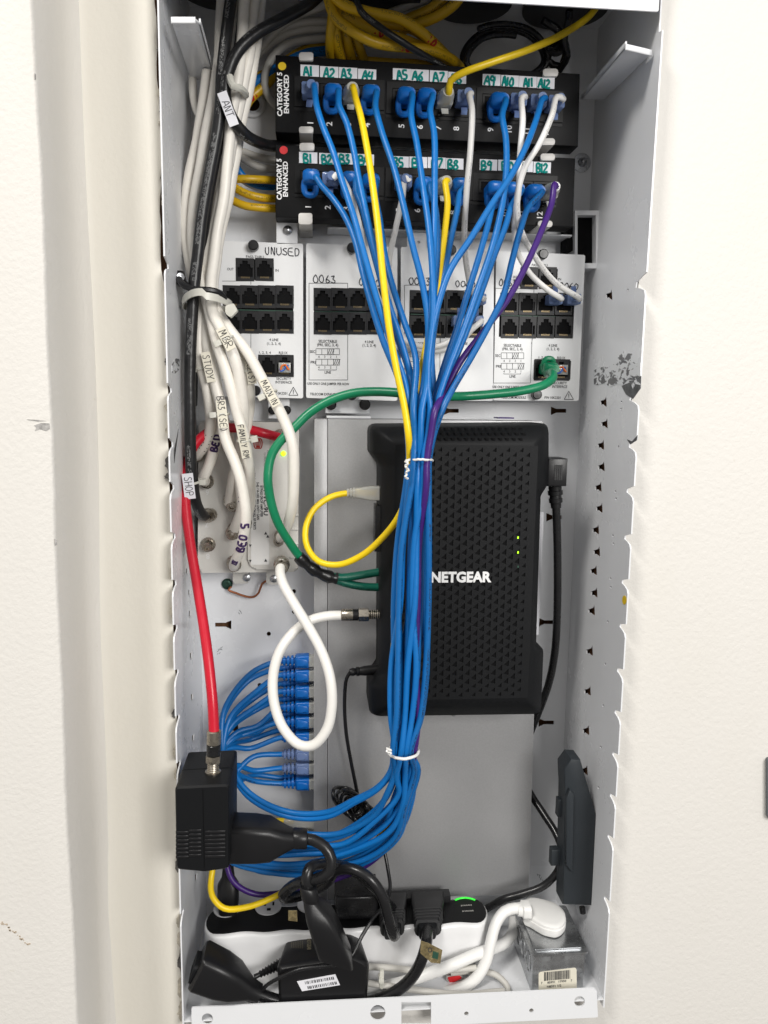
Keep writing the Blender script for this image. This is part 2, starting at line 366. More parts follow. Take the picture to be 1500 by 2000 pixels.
M['nickel'] = mat('nickel', (.40, .365, .31), .26, 1, var=.08, vscale=200)
M['silver'] = mat('brushed_aluminium_paint', (.395, .395, .40), .40, .35, var=.07, vscale=700, bump=.12, bscale=2600)
M['zinc'] = mat('galvanised_steel', (.44, .45, .46), .26, .92, var=.22, vscale=70)
M['amp'] = mat('grey_beige_casting', (.60, .585, .55), .42, var=.03, bump=.1, bscale=900)
M['amp_label'] = mat('silver_label', (.68, .675, .665), .4)
M['slate'] = mat('slate_plastic', (.020, .025, .030), .5, bump=.1, bscale=900)
M['clear'] = mat('clear_plastic', (.74, .74, .70), .10, trans=.5, ior=1.4)
M['frost'] = mat('frosted_blue_plastic', (.22, .31, .56), .16, trans=.42, ior=1.3)
M['strip'] = mat('white_glossy_plastic', (.76, .76, .765), .2, coat=.2)
M['socket'] = mat('grey_socket', (.52, .52, .53), .4)
M['led'] = mat('green_led', (.05, .85, .06), .3, emit=.45)
M['lime_led'] = mat('lime_led', (.45, 1, .02), .3, emit=1.6)
M['copper'] = mat('copper_wire', (.36, .13, .06), .35, .7)
M['screw'] = mat('zinc_screw', (.45, .46, .48), .3, 1, var=.2, vscale=300)
M['gscrew'] = mat('green_screw', (.03, .075, .055), .35, .6)
M['holo'] = mat('gold_foil_tag', (.62, .50, .26), .2, .9, var=.5, vscale=260)
M['ydot'] = mat('yellow_sticker', (.80, .55, .01), .5)
M['rdot'] = mat('red_sticker', (.62, .02, .025), .5)
M['twist'] = mat('white_twist_tie', (.80, .79, .76), .4)
M['orange'] = mat('orange_wire', (.75, .16, .02), .4)
M['bluew'] = mat('blue_wire', (.02, .12, .5), .4)
M['gray_plate'] = mat('grey_plate', (.12, .13, .14), .4)
M['cream_edge'] = mat('torn_paper', (.62, .55, .42), .8)

# ------------------------------------------------------------------ setting: walls, cavity
YW = 0.017                                # face of the drywall; the enclosure's rim stands proud of it
ZT, ZB = 0.62, -0.62
xl = P(142, 0, YW).x
yn = min((abs(P(62, 0, y/1000).x-xl), y/1000) for y in range(-160, 10))[1]
zceil = P(1168, 57, H0).z; zfloor = P(1080, 1738, H0).z-.012
ztopfr = P(1060, 11, 0).z; zlip = P(770, 1949, 0).z
def struct(o): o['kind'] = 'structure'; return o
e = .0016
struct(plate('wall', [(-.0015, ZB), (1.3, ZB), (1.3, ZT), (-.0015, ZT)], [[(-.0005, zfloor-.003), (W+e, zfloor-.003), (W+e, zceil+.03), (-.0005, zceil+.03)]],
             lambda x, z: Vector((x, YW, z)), Vector((0, .0125, 0)), M['wall']))
bm = bmesh.new(); nx, nz = 14, 120; g = []
for j in range(nz+1):
    z = ZB+(ZT-ZB)*j/nz; row = []
    wob = .0016*math.sin(z*9+1)+.0010*math.sin(z*23)
    for i in range(nx+1):
        t = i/nx; x = (xl-.004)+(-.0022-xl+.004)*t
        y = YW-.0005-.0028*math.exp(-((t-.78)/.2)**2)+.0016*math.sin(z*11+t*3)*t+.006*math.exp(-((t)/.09)**2)*-1+wob*(1-t)
        if i == nx:
            vv = (ZT-z)/(ZT-ZB); gp = .0022*(1 if z > .17 else .25)*(1+.6*math.sin(z*41)) + (.002*max(0, math.sin(z*60)) if z < -.3 else 0)
            x += random.uniform(-.0012, .0006)-gp; y += random.uniform(-.0003, .0012)
        row.append(bm.verts.new((x, y, z)))
    g.append(row)
for j in range(nz):
    for i in range(nx): bm.faces.new((g[j][i], g[j][i+1], g[j+1][i+1], g[j+1][i]))
struct(from_bm('recess_wall', bm, M['recess'], None, True, 60))
bm = bmesh.new(); secs = []
for j in range(161):
    z = ZB+(ZT-ZB)*j/160; w = .0009*math.sin(z*8)+.0004*math.sin(z*37)+random.uniform(-.00025, .00025); q = .0015*math.sin(z*6.3+.5)+.0008*math.sin(z*17)
    secs.append([Vector(p) for p in ((-1.2, yn, z), (xl-.02, yn+random.uniform(0, .0002), z), (xl-.0022+w, yn-.0002, z), (xl-.0006+w, yn+.0007, z), (xl+w, yn+.003, z),
                (xl+w*.6+.0006, yn+.03, z), (xl+q*.5, yn+.055, z), (xl+q+.0012, YW-.007, z), (xl+q+.004, YW-.0035+q*.5, z), (xl+.006, YW+.004, z), (-1.2, YW+.004, z))])
add_loft(bm, secs); struct(from_bm('near_wall', bm, M['wall'], None, True, 50))
bm = bmesh.new()
for x0, x1 in ((W+.004, W+.042), (-.042, -.004)): add_prism(bm, [Vector((x0, YW+.014, ZB)), Vector((x1, YW+.014, ZB)), Vector((x1, YW+.014, ZT)), Vector((x0, YW+.014, ZT))], Vector((0, .12, 0)))
add_prism(bm, [Vector((-.0035, H0+.012, ZB)), Vector((W+.0035, H0+.012, ZB)), Vector((W+.0035, H0+.012, ZT)), Vector((-.0035, H0+.012, ZT))], Vector((0, .004, 0)))
struct(from_bm('wall_studs', bm, M['wood']))

rc = random.Random(11); ueL0 = lambda v: 315+.0215*v
M['plaster'] = mat('bare_plaster', (.50, .46, .38), .9, var=.35, vscale=200, bump=.6, bscale=700)
M['dark_chip'] = mat('chipped_edge', (.10, .095, .09), .8, var=.6, vscale=300)
bm = bmesh.new(); bd = bmesh.new()
for v, w, h in ((70, 5, 34), (95, 8, 16), (180, 7, 40), (218, 6, 9), (240, 8, 14), (345, 6, 30), (392, 7, 34), (560, 5, 18), (705, 7, 20), (795, 9, 16), (838, 8, 30), (905, 10, 36), (930, 14, 18), (1120, 6, 24), (1195, 6, 26), (1395, 7, 18), (1470, 6, 30), (1515, 5, 20), (1690, 6, 30), (1800, 8, 26), (1835, 9, 30), (1880, 8, 24), (1930, 12, 40), (1975, 9, 40)):
    ue_ = ueL0(v)-5.5; n_ = 9
    pts = [(ue_+1-w*(.35+.65*rc.random())*math.sin(math.pi*(k+.5)/n_), v-h/2+h*(k+rc.uniform(.1, .9))/n_) for k in range(n_)]
    q = [P(ue_+1.5, v+h/2, YW-.0036)]+[P(*p, YW-.0036) for p in pts[::-1]]+[P(ue_+1.5, v-h/2, YW-.0036)]
    add_prism(bm if rc.random() < .6 else bd, q, Vector((0, .003, 0)))
struct(from_bm('torn_drywall', bm, M['plaster'])); struct(from_bm('rim_gap', bd, M['dark_chip']))
bm = bmesh.new(); add_prism(bm, [P(u, v, yn-.0004) for u, v in ((66, 831), (80, 826), (96, 827), (97, 838), (90, 842), (78, 838), (68, 841), (71, 835))], Vector((0, .0005, 0)))
add_prism(bm, [P(u, v, yn-.0004) for u, v in ((52, 819), (75, 820), (90, 822), (75, 823))], Vector((0, .0005, 0)))
for v, w in ((147, .9), (1058, 2)): add_prism(bm, [P(62+.044*v+a, v+b, yn-.0004) for a, b in ((-w, -5), (w, -3), (w, 6), (-w*.5, 8))], Vector((0, .0008, 0)))
struct(from_bm('wall_chip', bm, mat('grey_chip', (.33, .32, .31), .8, var=.5, vscale=250)))
bm = bmesh.new()
for k in range(26):
    u, v = 4+k*2.1+rc.uniform(-3, 3), 1802+k*1.7+rc.uniform(-3, 3); w = rc.uniform(.5, 1.9)
    add_prism(bm, [P(u+a*w, v+b*w, yn-.0002) for a, b in ((-1.3, -.6), (.8, -1), (1.4, .5), (-.4, 1))], Vector((0, .0003, 0)))
struct(from_bm('wall_stain', bm, mat('brown_stain', (.47, .39, .30), .8)))
# ------------------------------------------------------------------ enclosure
box = thing('wiring_enclosure', (W/2, H0, zfloor), 'white steel wiring enclosure recessed in the wall with notched side rims and no door', 'enclosure')
def kh(u, v, d=1, k=1): return [(u-15*k*d, v-8*k), (u-4*k*d, v-3.5*k), (u+15*k*d, v-3.5*k), (u+15*k*d, v+4*k), (u-4*k*d, v+4*k), (u-15*k*d, v+9*k)]
backh = [kh(881, 802), kh(1091, 802), kh(1067, 1215), kh(1067, 1411), kh(1082, 1010), kh(436, 1220, -1, 1.05), kh(450, 1423, -1)]
backh += [circ(u, v, 4.2, 10) for u, v in ((525, 1238), (574, 1195), (574, 1155), (507, 1338), (547, 1336))] + [circ(494, 204, 13, 16)]
b3 = [[(P(u, v, H0).x, P(u, v, H0).z) for u, v in h] for h in backh]
plate('back_panel', [(0, zfloor-.002), (W, zfloor-.002), (W, zceil+.002), (0, zceil+.002)], b3, lambda x, z: Vector((x, H0, z)), Vector((0, .0012, 0)), M['white_metal'], box)
def notch_outline(x, ue, vs, flip):
    pts = [(0, P(ue(-120), -120, 0).z)] if not flip else [(0, P(ue(-120), -120, 0).z)]
    if not flip: pts += [(.003, P(1277, -5, 0).z), (.003, P(1277, 58, 0).z), (-.0025, P(1284, 62, 0).z)]
    for v, k in vs:
        z = P(ue(v), v, 0).z
        pts += [(0, z+.0058*k), (.0055*k, z+.0045*k), (.0145*k, z+.0018*k), (.0155*k, z-.0015*k), (.0075*k, z-.003*k), (.002, z-.005*k), (0, z-.0085*k)]
    pts.append((0, zlip-.02)); pts += [(H0+.001, zfloor-.02), (H0+.001, zceil+.03)]
    return pts
ueR = lambda v: 1284-.0556*(v-60)
ueL = lambda v: 315+.0215*v
rv = [(550, 1.25), (777, 1.2), (872, .95), (962, .9), (1055, .85), (1143, .85), (1230, .8), (1318, .8), (1401, .8), (1484, .78), (1566, .78), (1647, .78), (1770, .8)]
rh = [(1190, 577), (1179, 786), (1181, 828), (1174, 870), (1175, 912), (1169, 952), (1171, 993), (1164, 1035), (1166, 1078), (1160, 1115), (1161, 1158), (1156, 1193), (1152, 1272), (1148, 1350), (1145, 1427), (1142, 1505)]
tri = [(-7, -3), (-3, -4), (2, -6), (5, -11), (6, 10), (-1, 6), (-3, 4), (-7, 5)]
def yz(u, v, x): p = PX(u, v, x); return (p.y, p.z)
holesR = [[yz(u+a, v+b, W) for a, b in tri] for u, v in rh] + [[yz(*q, W) for q in circ(u, v, 1.8, 6, 2.6)] for u, v in ((1214, 785), (1213, 799), (1208, 872), (1202, 960), (1203, 974), (1197, 1046), (1198, 1062), (1192, 1130), (1193, 1147), (1187, 1214), (1182, 1297), (1178, 1378), (1173, 1459), (1169, 1538), (1226, 566))]
sr = plate('side_panel', notch_outline(W, ueR, rv, False), holesR, lambda y, z: Vector((W, y, z)), Vector((.0012, 0, 0)), M['white_metal'], box)
holesL = []
for u, v in ((366, 1116), (370, 1158), (371, 1199), (373, 1281), (375, 1362), (377, 1442), (383, 1714), (362, 802), (362, 775)):
    holesL.append([yz(u+a, v+b, 0) for a, b in ((-2, -5), (2.5, -9), (2, 3), (-.5, 9), (-2, 3))])
sl = plate('side_panel', notch_outline(0, ueL, [(515, .9), (762, .9), (870, .95), (955, .95), (1053, .95), (1146, .95), (1234, .95), (1322, .95), (1412, .95), (1503, .95), (1795, .8)], True), holesL,
           lambda y, z: Vector((0, y, z)), Vector((-.0012, 0, 0)), M['white_metal'], box)
plate('floor_panel', [(0, 0.0005), (W, .0005), (W, H0), (0, H0)], [], lambda x, y: Vector((x, y, zfloor)), Vector((0, 0, -.0012)), M['white_metal'], box)
plate('top_panel', [(0, 0.0005), (W, .0005), (W, H0), (0, H0)], [], lambda x, y: Vector((x, y, zceil)), Vector((0, 0, .0012)), M['white_metal'], box)
tf = [Vector((.0012, -.001, ztopfr)), Vector((W-.0035, -.001, ztopfr)), Vector((W-.0025, -.001, ztopfr+.001)), Vector((W-.0025, -.001, ztopfr+.10)), Vector((.0012, -.001, ztopfr+.10))]
prism('top_flange', tf, .0013, M['white_metal'], box, .0004)
lipo = rpoly([(374, 1968), (1165, 1930), (1168, 1987), (800, 2006), (374, 2046)], [3, 8, 3, 0, 2])
lip_holes = [circ(738, 1978, 15, 18), circ(1132, 1956, 10.5, 16), circ(405, 1990, 11, 14), circ(911, 1980, 4.5, 10), circ(1038, 1974, 4.5, 10), rect(784, 1957, 842, 2001)]
prm = lambda L: [(P(u, v, -.001).x, P(u, v, -.001).z) for u, v in L]
plate('bottom_flange', prm(lipo), [prm(h) for h in lip_holes], lambda x, z: Vector((x, -.001, z)), Vector((0, .0013, 0)), M['white_metal'], box)
# ear brackets left and right under the top flange
for pts, z in (([(1221, 92), (1273, 104), (1181, 195), (1134, 195)], P(1250, 97, .004).z), ([(334, 40), (382, 40), (392, 48), (421, 156), (373, 156)], P(350, 40, .004).z)):
    q = [PZ(u, v, z) for u, v in pts]
    br = prism('ear_bracket', q, Vector((0, 0, .0013)), M['white_metal'], box, .0004)
    a, b = (q[0], q[1])
    prism('hem', [a+Vector((0, -.0012, -.0022)), b+Vector((0, -.0012, -.0022)), b+Vector((0, -.0012, .0022)), a+Vector((0, -.0012, .0022))], .0014, M['white_metal'], br, .0007)
    c, d = (q[0], q[-1]) if pts[0][0] > 800 else (q[2], q[3])
    bmx = bmesh.new(); add_prism(bmx, [c, d, d+Vector((0, 0, .004)), c+Vector((0, 0, .004))], Vector((.0012 if pts[0][0] > 800 else -.0012, 0, 0)))
    from_bm('turned_edge', bmx, M['white_metal'], br)
bm = bmesh.new()
for u, v in ((432, 1268), (428, 1275), (600, 1330), (1052, 1712), (1056, 1716), (470, 1195), (640, 1225)):
    for k in range(3):
        a = rc.uniform(0, 3); l = rc.uniform(3, 8); p, q = P(u+rc.uniform(-4, 4), v+rc.uniform(-4, 4), H0-.0002), None
        d = Vector((math.cos(a), 0, math.sin(a)))*l*S(H0)/2; n = Vector((-d.z, 0, d.x)).normalized()*.0002
        add_prism(bm, [p-d-n, p+d-n, p+d+n, p-d+n], Vector((0, .0001, 0)))
from_bm('scratches', bm, M['gray_plate'], box)
# cable holes in the top with black grommets
for u, v, r in ((440, 2, .036), (735, 4, .036), (915, 14, .034), (1095, 24, .036)):
    c = PZ(u, v, zceil-.0006); c.y = min(max(c.y, .045), .098)
    prism('grommet', [c+Vector((r*math.cos(a*math.pi/14), r*math.sin(a*math.pi/14), 0)) for a in range(28)], Vector((0, 0, -.004)), M['black'], box, .001)
# hole rim bush, keyed frame at the upper right corner of the back
rim = bmesh.new(); add_tube(rim, [P(u, v, H0-.001) for u, v in circ(494, 204, 22, 28)], .0022, 8, closed=True); from_bm('hole_rim', rim, M['white_metal'], box, True)
fr = [(P(u, v, .112).x, P(u, v, .112).z) for u, v in rect(1123, 411, 1172, 524)]; fi = [(P(u, v, .112).x, P(u, v, .112).z) for u, v in rect(1128, 420, 1164, 514)]
plate('knockout_frame', fr, [fi], lambda x, z: Vector((x, .112, z)), Vector((0, .0255, 0)), M['white_metal'], box)
prism('knockout_opening', [Vector((x, .122, z)) for x, z in fi], .002, M['pit'], box)
lathe('wall_screw', [(0, .0085), (.001, .0085), (.0012, .004), (.004, .0036), (.006, .002), (.007, 0)], P(1136, 318, H0), Vector((0, -1, 0)), M['screw'], box)
# scrapes of bare metal on the right side panel
def flaked():
    mt = mat('flaked_paint', (.76, .77, .79), .26); t = mt.node_tree; b = t.nodes['Principled BSDF']; N = t.nodes.new; lk = t.links.new
    c = N('ShaderNodeTexCoord'); mp = N('ShaderNodeMapping'); mp.inputs['Scale'].default_value = (1, .7, 1.5); mp.inputs['Rotation'].default_value = (.5, 0, 0)
    n = N('ShaderNodeTexNoise'); n.inputs['Scale'].default_value = 120; n.inputs['Detail'].default_value = 7; n.inputs['Roughness'].default_value = .62; n.inputs['Distortion'].default_value = .8
    lk(c.outputs['Object'], mp.inputs[0]); lk(mp.outputs[0], n.inputs[0])
    r = N('ShaderNodeValToRGB'); r.color_ramp.elements[0].position = .46; r.color_ramp.elements[1].position = .50; lk(n.outputs[0], r.inputs[0])
    mx = N('ShaderNodeMix'); mx.data_type = 'RGBA'; mx.inputs[6].default_value = (.15, .15, .155, 1); mx.inputs[7].default_value = (.76, .77, .79, 1)
    lk(r.outputs[0], mx.inputs[0]); lk(mx.outputs[2], b.inputs['Base Color']); return mt
M['flaked'] = flaked()
def scuff(pts, x, par, mname='bare'):
    o = prism('scrape', [PX(max(u, ueL(v)+6) if x < .1 else u, v, x) for u, v in pts], Vector((.0004 if x > .1 else -.0004, 0, 0)), M[mname], par)
scuff([(1159, 724), (1172, 716), (1188, 717), (1199, 711), (1210, 694), (1219, 684), (1221, 692), (1216, 708), (1226, 690), (1234, 691), (1230, 703), (1240, 709), (1251, 708), (1251, 735), (1240, 742), (1226, 741), (1216, 752), (1203, 750), (1192, 756), (1180, 748), (1168, 752), (1160, 752)], W-.0003, sr, 'flaked')
scuff([(1214, 754), (1222, 750), (1232, 746), (1240, 741), (1252, 734), (1251, 758), (1236, 779), (1222, 770)], W-.0005, sr)
scuff([(1228, 744), (1240, 742), (1248, 738), (1250, 752), (1241, 750), (1236, 760), (1232, 750)], W-.0008, sr, 'flaked')
scuff([(1224, 858), (1234, 862), (1245, 850), (1243, 860), (1231, 868)], W-.0003, sr)
scuff([(331, 905), (338, 880), (349, 838), (346, 862), (340, 890)], .0003, sl)
scuff([(333, 712), (344, 700), (356, 702), (350, 722), (342, 730), (336, 728)], .0003, sl, 'flaked')
tag(prism('sticker', [PX(u, v, W-.0004) for u, v in circ(1219, 1172, 4, 14, 9)], Vector((.0003, 0, 0)), M['ydot'], None), 'small round yellow sticker on the right side rim of the steel enclosure', 'sticker')
# the grey box whose edge shows at the far right of the wall
sw = thing('wall_plate', P(1500, 1600, YW), 'grey rounded plate fixed to the white wall, only its edge in the picture', 'wall plate')
prism('cover', pp(rpoly([(1502.5, 1484), (1580, 1482), (1580, 1602), (1502.5, 1602)], 6), YW-.006), .0057, M['gray_plate'], sw, .001)

# ------------------------------------------------------------------ patch panels
YP = 0.085
def patch_panel(letter, corners, lab, nums, dot, dotm, cat, blocks, clips, label):
    t = thing('patch_bay', P(corners[3][0], corners[3][1], H0), label, 'patch panel', 'black twelve-port patch panels')
    q = pp(corners, YP); prism('housing', q, .022, M['panel'], t, .0006)
    for b in blocks:
        (u0, v0), (u1, v1) = b; q0, q1 = P(u0, v0, YP), P(u1, v1, YP); yy = YP-.0012
        o = [(q0.x, q1.z), (q1.x, q1.z), (q1.x, q0.z), (q0.x, q0.z)]; k = .0048
        i = [(q0.x+k, q1.z+.0055), (q1.x-k, q1.z+.0055), (q1.x-k, q0.z-k), (q0.x+k, q0.z-k)]
        pb = plate('port_block', o, [i], lambda x, z: Vector((x, yy, z)), Vector((0, .0019, 0)), M['panel2'], t)
        bm = bmesh.new(); add_prism(bm, [Vector((x, YP-.0002, z)) for x, z in i], Vector((0, .0008, 0))); from_bm('recess', bm, M['pit'], pb)
        n = 4; wx = (i[1][0]-i[0][0])/n; bm = bmesh.new()
        for j in range(n):
            x0 = i[0][0]+wx*j
            add_plate(bm, [(x0+.0004, i[0][1]+.0004), (x0+wx-.0004, i[0][1]+.0004), (x0+wx-.0004, i[2][1]-.0004), (x0+.0004, i[2][1]-.0004)],
                      [[(x0+.0022, i[0][1]+.0032), (x0+wx-.0022, i[0][1]+.0032), (x0+wx-.0022, i[2][1]-.002), (x0+.0022, i[2][1]-.002)]],
                      lambda x, z: Vector((x, YP-.0008, z)), Vector((0, .0005, 0)))
        from_bm('port_surround', bm, M['panel2'], pb)
        bm = bmesh.new(); add_prism(bm, [Vector((q0.x, YP-.0006, q1.z-.0032)), Vector((q1.x, YP-.0006, q1.z-.0032)), Vector((q1.x, YP-.0006, q1.z-.0010)), Vector((q0.x, YP-.0006, q1.z-.0010))], Vector((0, .0006, 0)))
        from_bm('rib', bm, M['panel2'], pb)
    for j, (u, v) in enumerate(lab):
        nm = f'{letter}{j+1}'
        c = P(u, v, YP-.0003); w, h = 33.5*S(YP), 19.5*S(YP)
        ls = prism('label_strip', [c+Vector((-w/2, 0, -h/2)), c+Vector((w/2, 0, -h/2)), c+Vector((w/2, 0, h/2)), c+Vector((-w/2, 0, h/2))], .0004, M['paper'], t)
        ls['label'] = f'paper port label handwritten {nm} in teal'
        bm = bmesh.new(); hand_px(bm, nm, u+random.uniform(-4, 2), v+1.5, 15.5, YP-.0005, 1.9, random.uniform(-3, 4), .05, .08, 1.0 if len(nm) < 3 else .85); from_bm('handwriting', bm, M['teal_pen'], ls, True)
    bm = bmesh.new()
    for j, (u, v) in enumerate(nums): text_px(bm, str(j+1), u, v, 10.5, YP-.0002, 90, .02)
    for s_, u, v, f in cat: text_px(bm, s_, u, v, 9, YP-.0002, 90, .03, 'CENTER', f)
    from_bm('printed_numbers', bm, M['white_ink'], t)
    prism('colour_dot', pp(circ(dot[0], dot[1], 8, 18), YP-.0003), .0003, M[dotm], t)
    for u, v, w, h in clips:
        q = pp(rpoly(rect(u, v, u+w, v+h), 4), YP-.0030)
        prism('clip', q, .026, M['clip'], t, .0007)
        prism('clip_arm', [Vector((p.x, YP+.024, p.z)) for p in pp(rect(u, v, u+w, v+h), YP-.003)], .028, M['clip'], t)
    return t
labA = [(605, 138), (643, 141), (680, 143), (717, 146)]+[(785, 145), (820, 147), (857, 149), (893, 152)]+[(960, 156), (996, 158), (1031, 160), (1066, 162)]
numA = [(606, 240), (643, 242), (680, 243), (717, 244), (784, 246), (820, 248), (856, 250), (891, 251), (958, 253), (994, 253), (1029, 256), (1066, 258)]
patch_panel('A', [(538, 107), (1133, 144), (1129, 286), (538, 258)], labA, numA, (551, 129), 'ydot', [('CATEGORY 5', 546, 184, 75), ('ENHANCED', 559, 184, 66)],
            [((575, 149), (750, 216)), ((755, 160), (928, 230)), ((931, 171), (1098, 240))], [(584, 102, 28, 16), (584, 247, 28, 13), (1061, 134, 29, 15), (1056, 270, 28, 13)],
            'upper black patch panel with yellow dot and port labels A1 to A12')
labB = [(602, 308), (641, 310), (677, 310), (713, 312)]+[(781, 316), (817, 317), (853, 318), (888, 320)]+[(954, 322), (990, 323), (1024, 325), (1059, 327)]
numB = [(602, 404), (640, 405), (676, 407), (712, 408), (779, 410), (815, 411), (850, 413), (884, 415), (951, 416), (987, 417), (1020, 418), (1054, 421)]
patch_panel('B', [(538, 282), (1124, 309), (1119, 443), (538, 424)], labB, numB, (554, 293), 'rdot', [('CATEGORY 5', 545, 350, 72), ('ENHANCED', 557, 350, 62)],
            [((575, 321), (749, 383)), ((753, 328), (922, 391)), ((924, 338), (1086, 398))], [(585, 279, 29, 15), (583, 416, 27, 22), (1056, 300, 28, 13), (1051, 431, 28, 12)],
            'lower black patch panel with red dot and port labels B1 to B12')
mb = thing('mounting_bracket', P(820, 470, H0), 'white metal mounting bracket below the lower patch panel', 'bracket')
plate('tab', [(P(u, v, .105).x, P(u, v, .105).z) for u, v in rpoly(rect(540, 428, 581, 476), 4)], [], lambda x, z: Vector((x, .105, z)), Vector((0, .0015, 0)), M['white_metal'], mb)
prism('rail', box4(640, 446, 1118, 458, .11), .026, M['white_metal'], mb, .001)
plate('tab', [(P(u, v, .107).x, P(u, v, .107).z) for u, v in rpoly(rect(795, 455, 833, 492), 4)], [[(P(u, v, .107).x, P(u, v, .107).z) for u, v in circ(818, 473, 3, 10)]], lambda x, z: Vector((x, .107, z)), Vector((0, .0015, 0)), M['white_metal'], mb)
lathe('screw', [(-.002, .003), (0, .0042), (.002, .0038), (.0032, .002), (.0036, 0)], P(562, 450, .105), Vector((0, -1, 0)), M['screw'], mb)
prism('black_spacer', box4(1108, 442, 1122, 490, .118), .018, M['pit'], mb)  # small black block at the right end of the rail

# ------------------------------------------------------------------ telecom modules
YM = 0.105
def jack_mesh():
    bm = bmesh.new(); w, h = .0079, .0096; k = .000462
    o = [(-w, -h), (w, -h), (w, h), (-w, h)]
    T = [(-14, -13), (-9, -13), (-9, -16), (9, -16), (9, -13), (14, -13), (14, 4), (10, 4), (10, 10), (5, 10), (5, 16), (-5, 16), (-5, 10), (-10, 10), (-10, 4), (-14, 4)]
    add_plate(bm, o, [[(a*k, b*k) for a, b in T]], lambda x, z: Vector((x, 0, z)), Vector((0, .007, 0)))
    return bm
jm = jack_mesh(); bmesh.ops.recalc_face_normals(jm, faces=jm.faces); JM = bpy.data.meshes.new('jack'); jm.to_mesh(JM); jm.free(); JM.materials.append(M['jack'])
cm = bmesh.new()
for i in range(8): add_prism(cm, [Vector((-.0036+i*.00098, .0007, -.0070)), Vector((-.0031+i*.00098, .0007, -.0074)), Vector((-.0031+i*.00098, .0007, -.0058)), Vector((-.0036+i*.00098, .0007, -.0058))], Vector((0, .005, 0)))
CM = bpy.data.meshes.new('contacts'); cm.to_mesh(CM); cm.free(); CM.materials.append(M['gold'])
jack0 = [None]
def put_jack(parent, u, v, y=YM-.0004):
    w = P(u, v, y)
    o = bpy.data.objects.new('jack', JM); reg(o, parent, w)
    c = bpy.data.objects.new('contacts', CM); reg(c, o, w)
def module(corner, jacks, block, small, pins, hand, txt, frames, lines, grid, label, extra_small=None, tri_at=None):
    t = thing('telecom_module', P(corner[3][0], corner[3][1], H0), label, 'telecom module', 'white telecom modules side by side')
    YF = YM
    holes = []
    f = lambda u, v: (P(u, v, YF).x, P(u, v, YF).z)
    def wrect(r): a, b = P(r[0], r[1], YF), P(r[2], r[3], YF); return [(a.x, b.z), (b.x, b.z), (b.x, a.z), (a.x, a.z)]
    rs = [block]+small
    plate('faceplate', [f(*p) for p in rpoly(corner, 4)], [wrect(r) for r in rs], lambda x, z: Vector((x, YF, z)), Vector((0, .0022, 0)), M['module'], t)
    prism('body', [Vector((p.x+(.0015 if i in (0, 3) else -.0015), YF+.0024, p.z)) for i, p in enumerate(pp(corner, YF))], .014, M['module'], t)
    for r in rs:
        a, b = P(r[0], r[1], YF), P(r[2], r[3], YF)
        bm = bmesh.new(); add_prism(bm, [Vector((a.x+.0002, YF+.0012, b.z+.0002)), Vector((b.x-.0002, YF+.0012, b.z+.0002)), Vector((b.x-.0002, YF+.0012, a.z-.0002)), Vector((a.x+.0002, YF+.0012, a.z-.0002))], Vector((0, .001, 0)))
        from_bm('jack_well', bm, M['pit'], t)
    u0, v0, u1, v1 = block; bm = bmesh.new()
    a, b = P(u0+2, (v0+v1)/2-1, YF), P(u1-2, (v0+v1)/2+4, YF)
    add_prism(bm, [Vector((a.x, YF+.0006, b.z)), Vector((b.x, YF+.0006, b.z)), Vector((b.x, YF+.0006, a.z)), Vector((a.x, YF+.0006, a.z))], Vector((0, .0005, 0))); from_bm('circuit_board', bm, M['pcb'], t)
    for u, v in jacks: put_jack(t, u, v)
    for u, v in pins:
        lathe('push_pin', [(0, .0036), (.002, .0036), (.0021, .0046), (.0075, .0044), (.0085, .0036), (.0086, 0)], P(u, v, YF), Vector((0, -1, 0)), M['black_gloss'], t)
    bm = bmesh.new(); ye = YF-.00025
    for s_, u, v, h, w in txt: text_px(bm, s_, u, v, h, ye, 0, .012, 'CENTER', w)
    def line(a, b, w=.8):
        p, q = P(*a, ye), P(*b, ye); d = (q-p).normalized(); n = Vector((d.z, 0, -d.x))*(w*S(ye)/2)
        bm.faces.new([bm.verts.new(x) for x in (p-n, q-n, q+n, p+n)])
    for r in frames:
        c = [(r[0], r[1]), (r[2], r[1]), (r[4] if len(r) > 4 else r[2], r[3]), (r[5] if len(r) > 5 else r[0], r[3])]
        for i in range(4): line(c[i], c[(i+1) % 4])
    for a, b in lines: line(a, b)
    for (gu, gv, gw, gh, hot) in grid:
        for i in range(5): line((gu+gw*i/4, gv), (gu+gw*i/4, gv+gh))
        line((gu, gv), (gu+gw, gv)); line((gu, gv+gh), (gu+gw, gv+gh))
        for k in range(1, 4): x = gu+gw*hot/4; line((x+(k-1)*gw/12, gv+gh), (x+k*gw/12+1.2, gv), .9)
        for i in range(4): text_px(bm, '4321'[i], gu+gw*(i+.5)/4, gv+gh+4.3, 4.4, ye)
    if tri_at:
        u, v = tri_at; line((u, v-8), (u+9, v+8), 1.2); line((u+9, v+8), (u-9, v+8), 1.2); line((u-9, v+8), (u, v-8), 1.2); line((u, v-3), (u, v+3), 1.4); line((u, v+4.3), (u, v+5.6), 1.4)
    if bm.verts: from_bm('printed_lettering', bm, M['ink'], t)
    else: bm.free()
    bm = bmesh.new()
    for s_, u, v, h, wd_ in hand: hand_px(bm, s_, u, v, h, ye, .85, random.uniform(-4, 0), .07, .12, wd_)
    from_bm('handwriting', bm, M['pen'], t, True)
    return t
def cells(u0, v0, u1, v1):
    r = []; w = (u1-u0)/4; h = (v1-v0)/2
    for j in range(2):
        for i in range(4): r.append((u0+w*(i+.5), v0+21.5+j*(h+2.2) if j == 0 else v1-21.5))
    return r
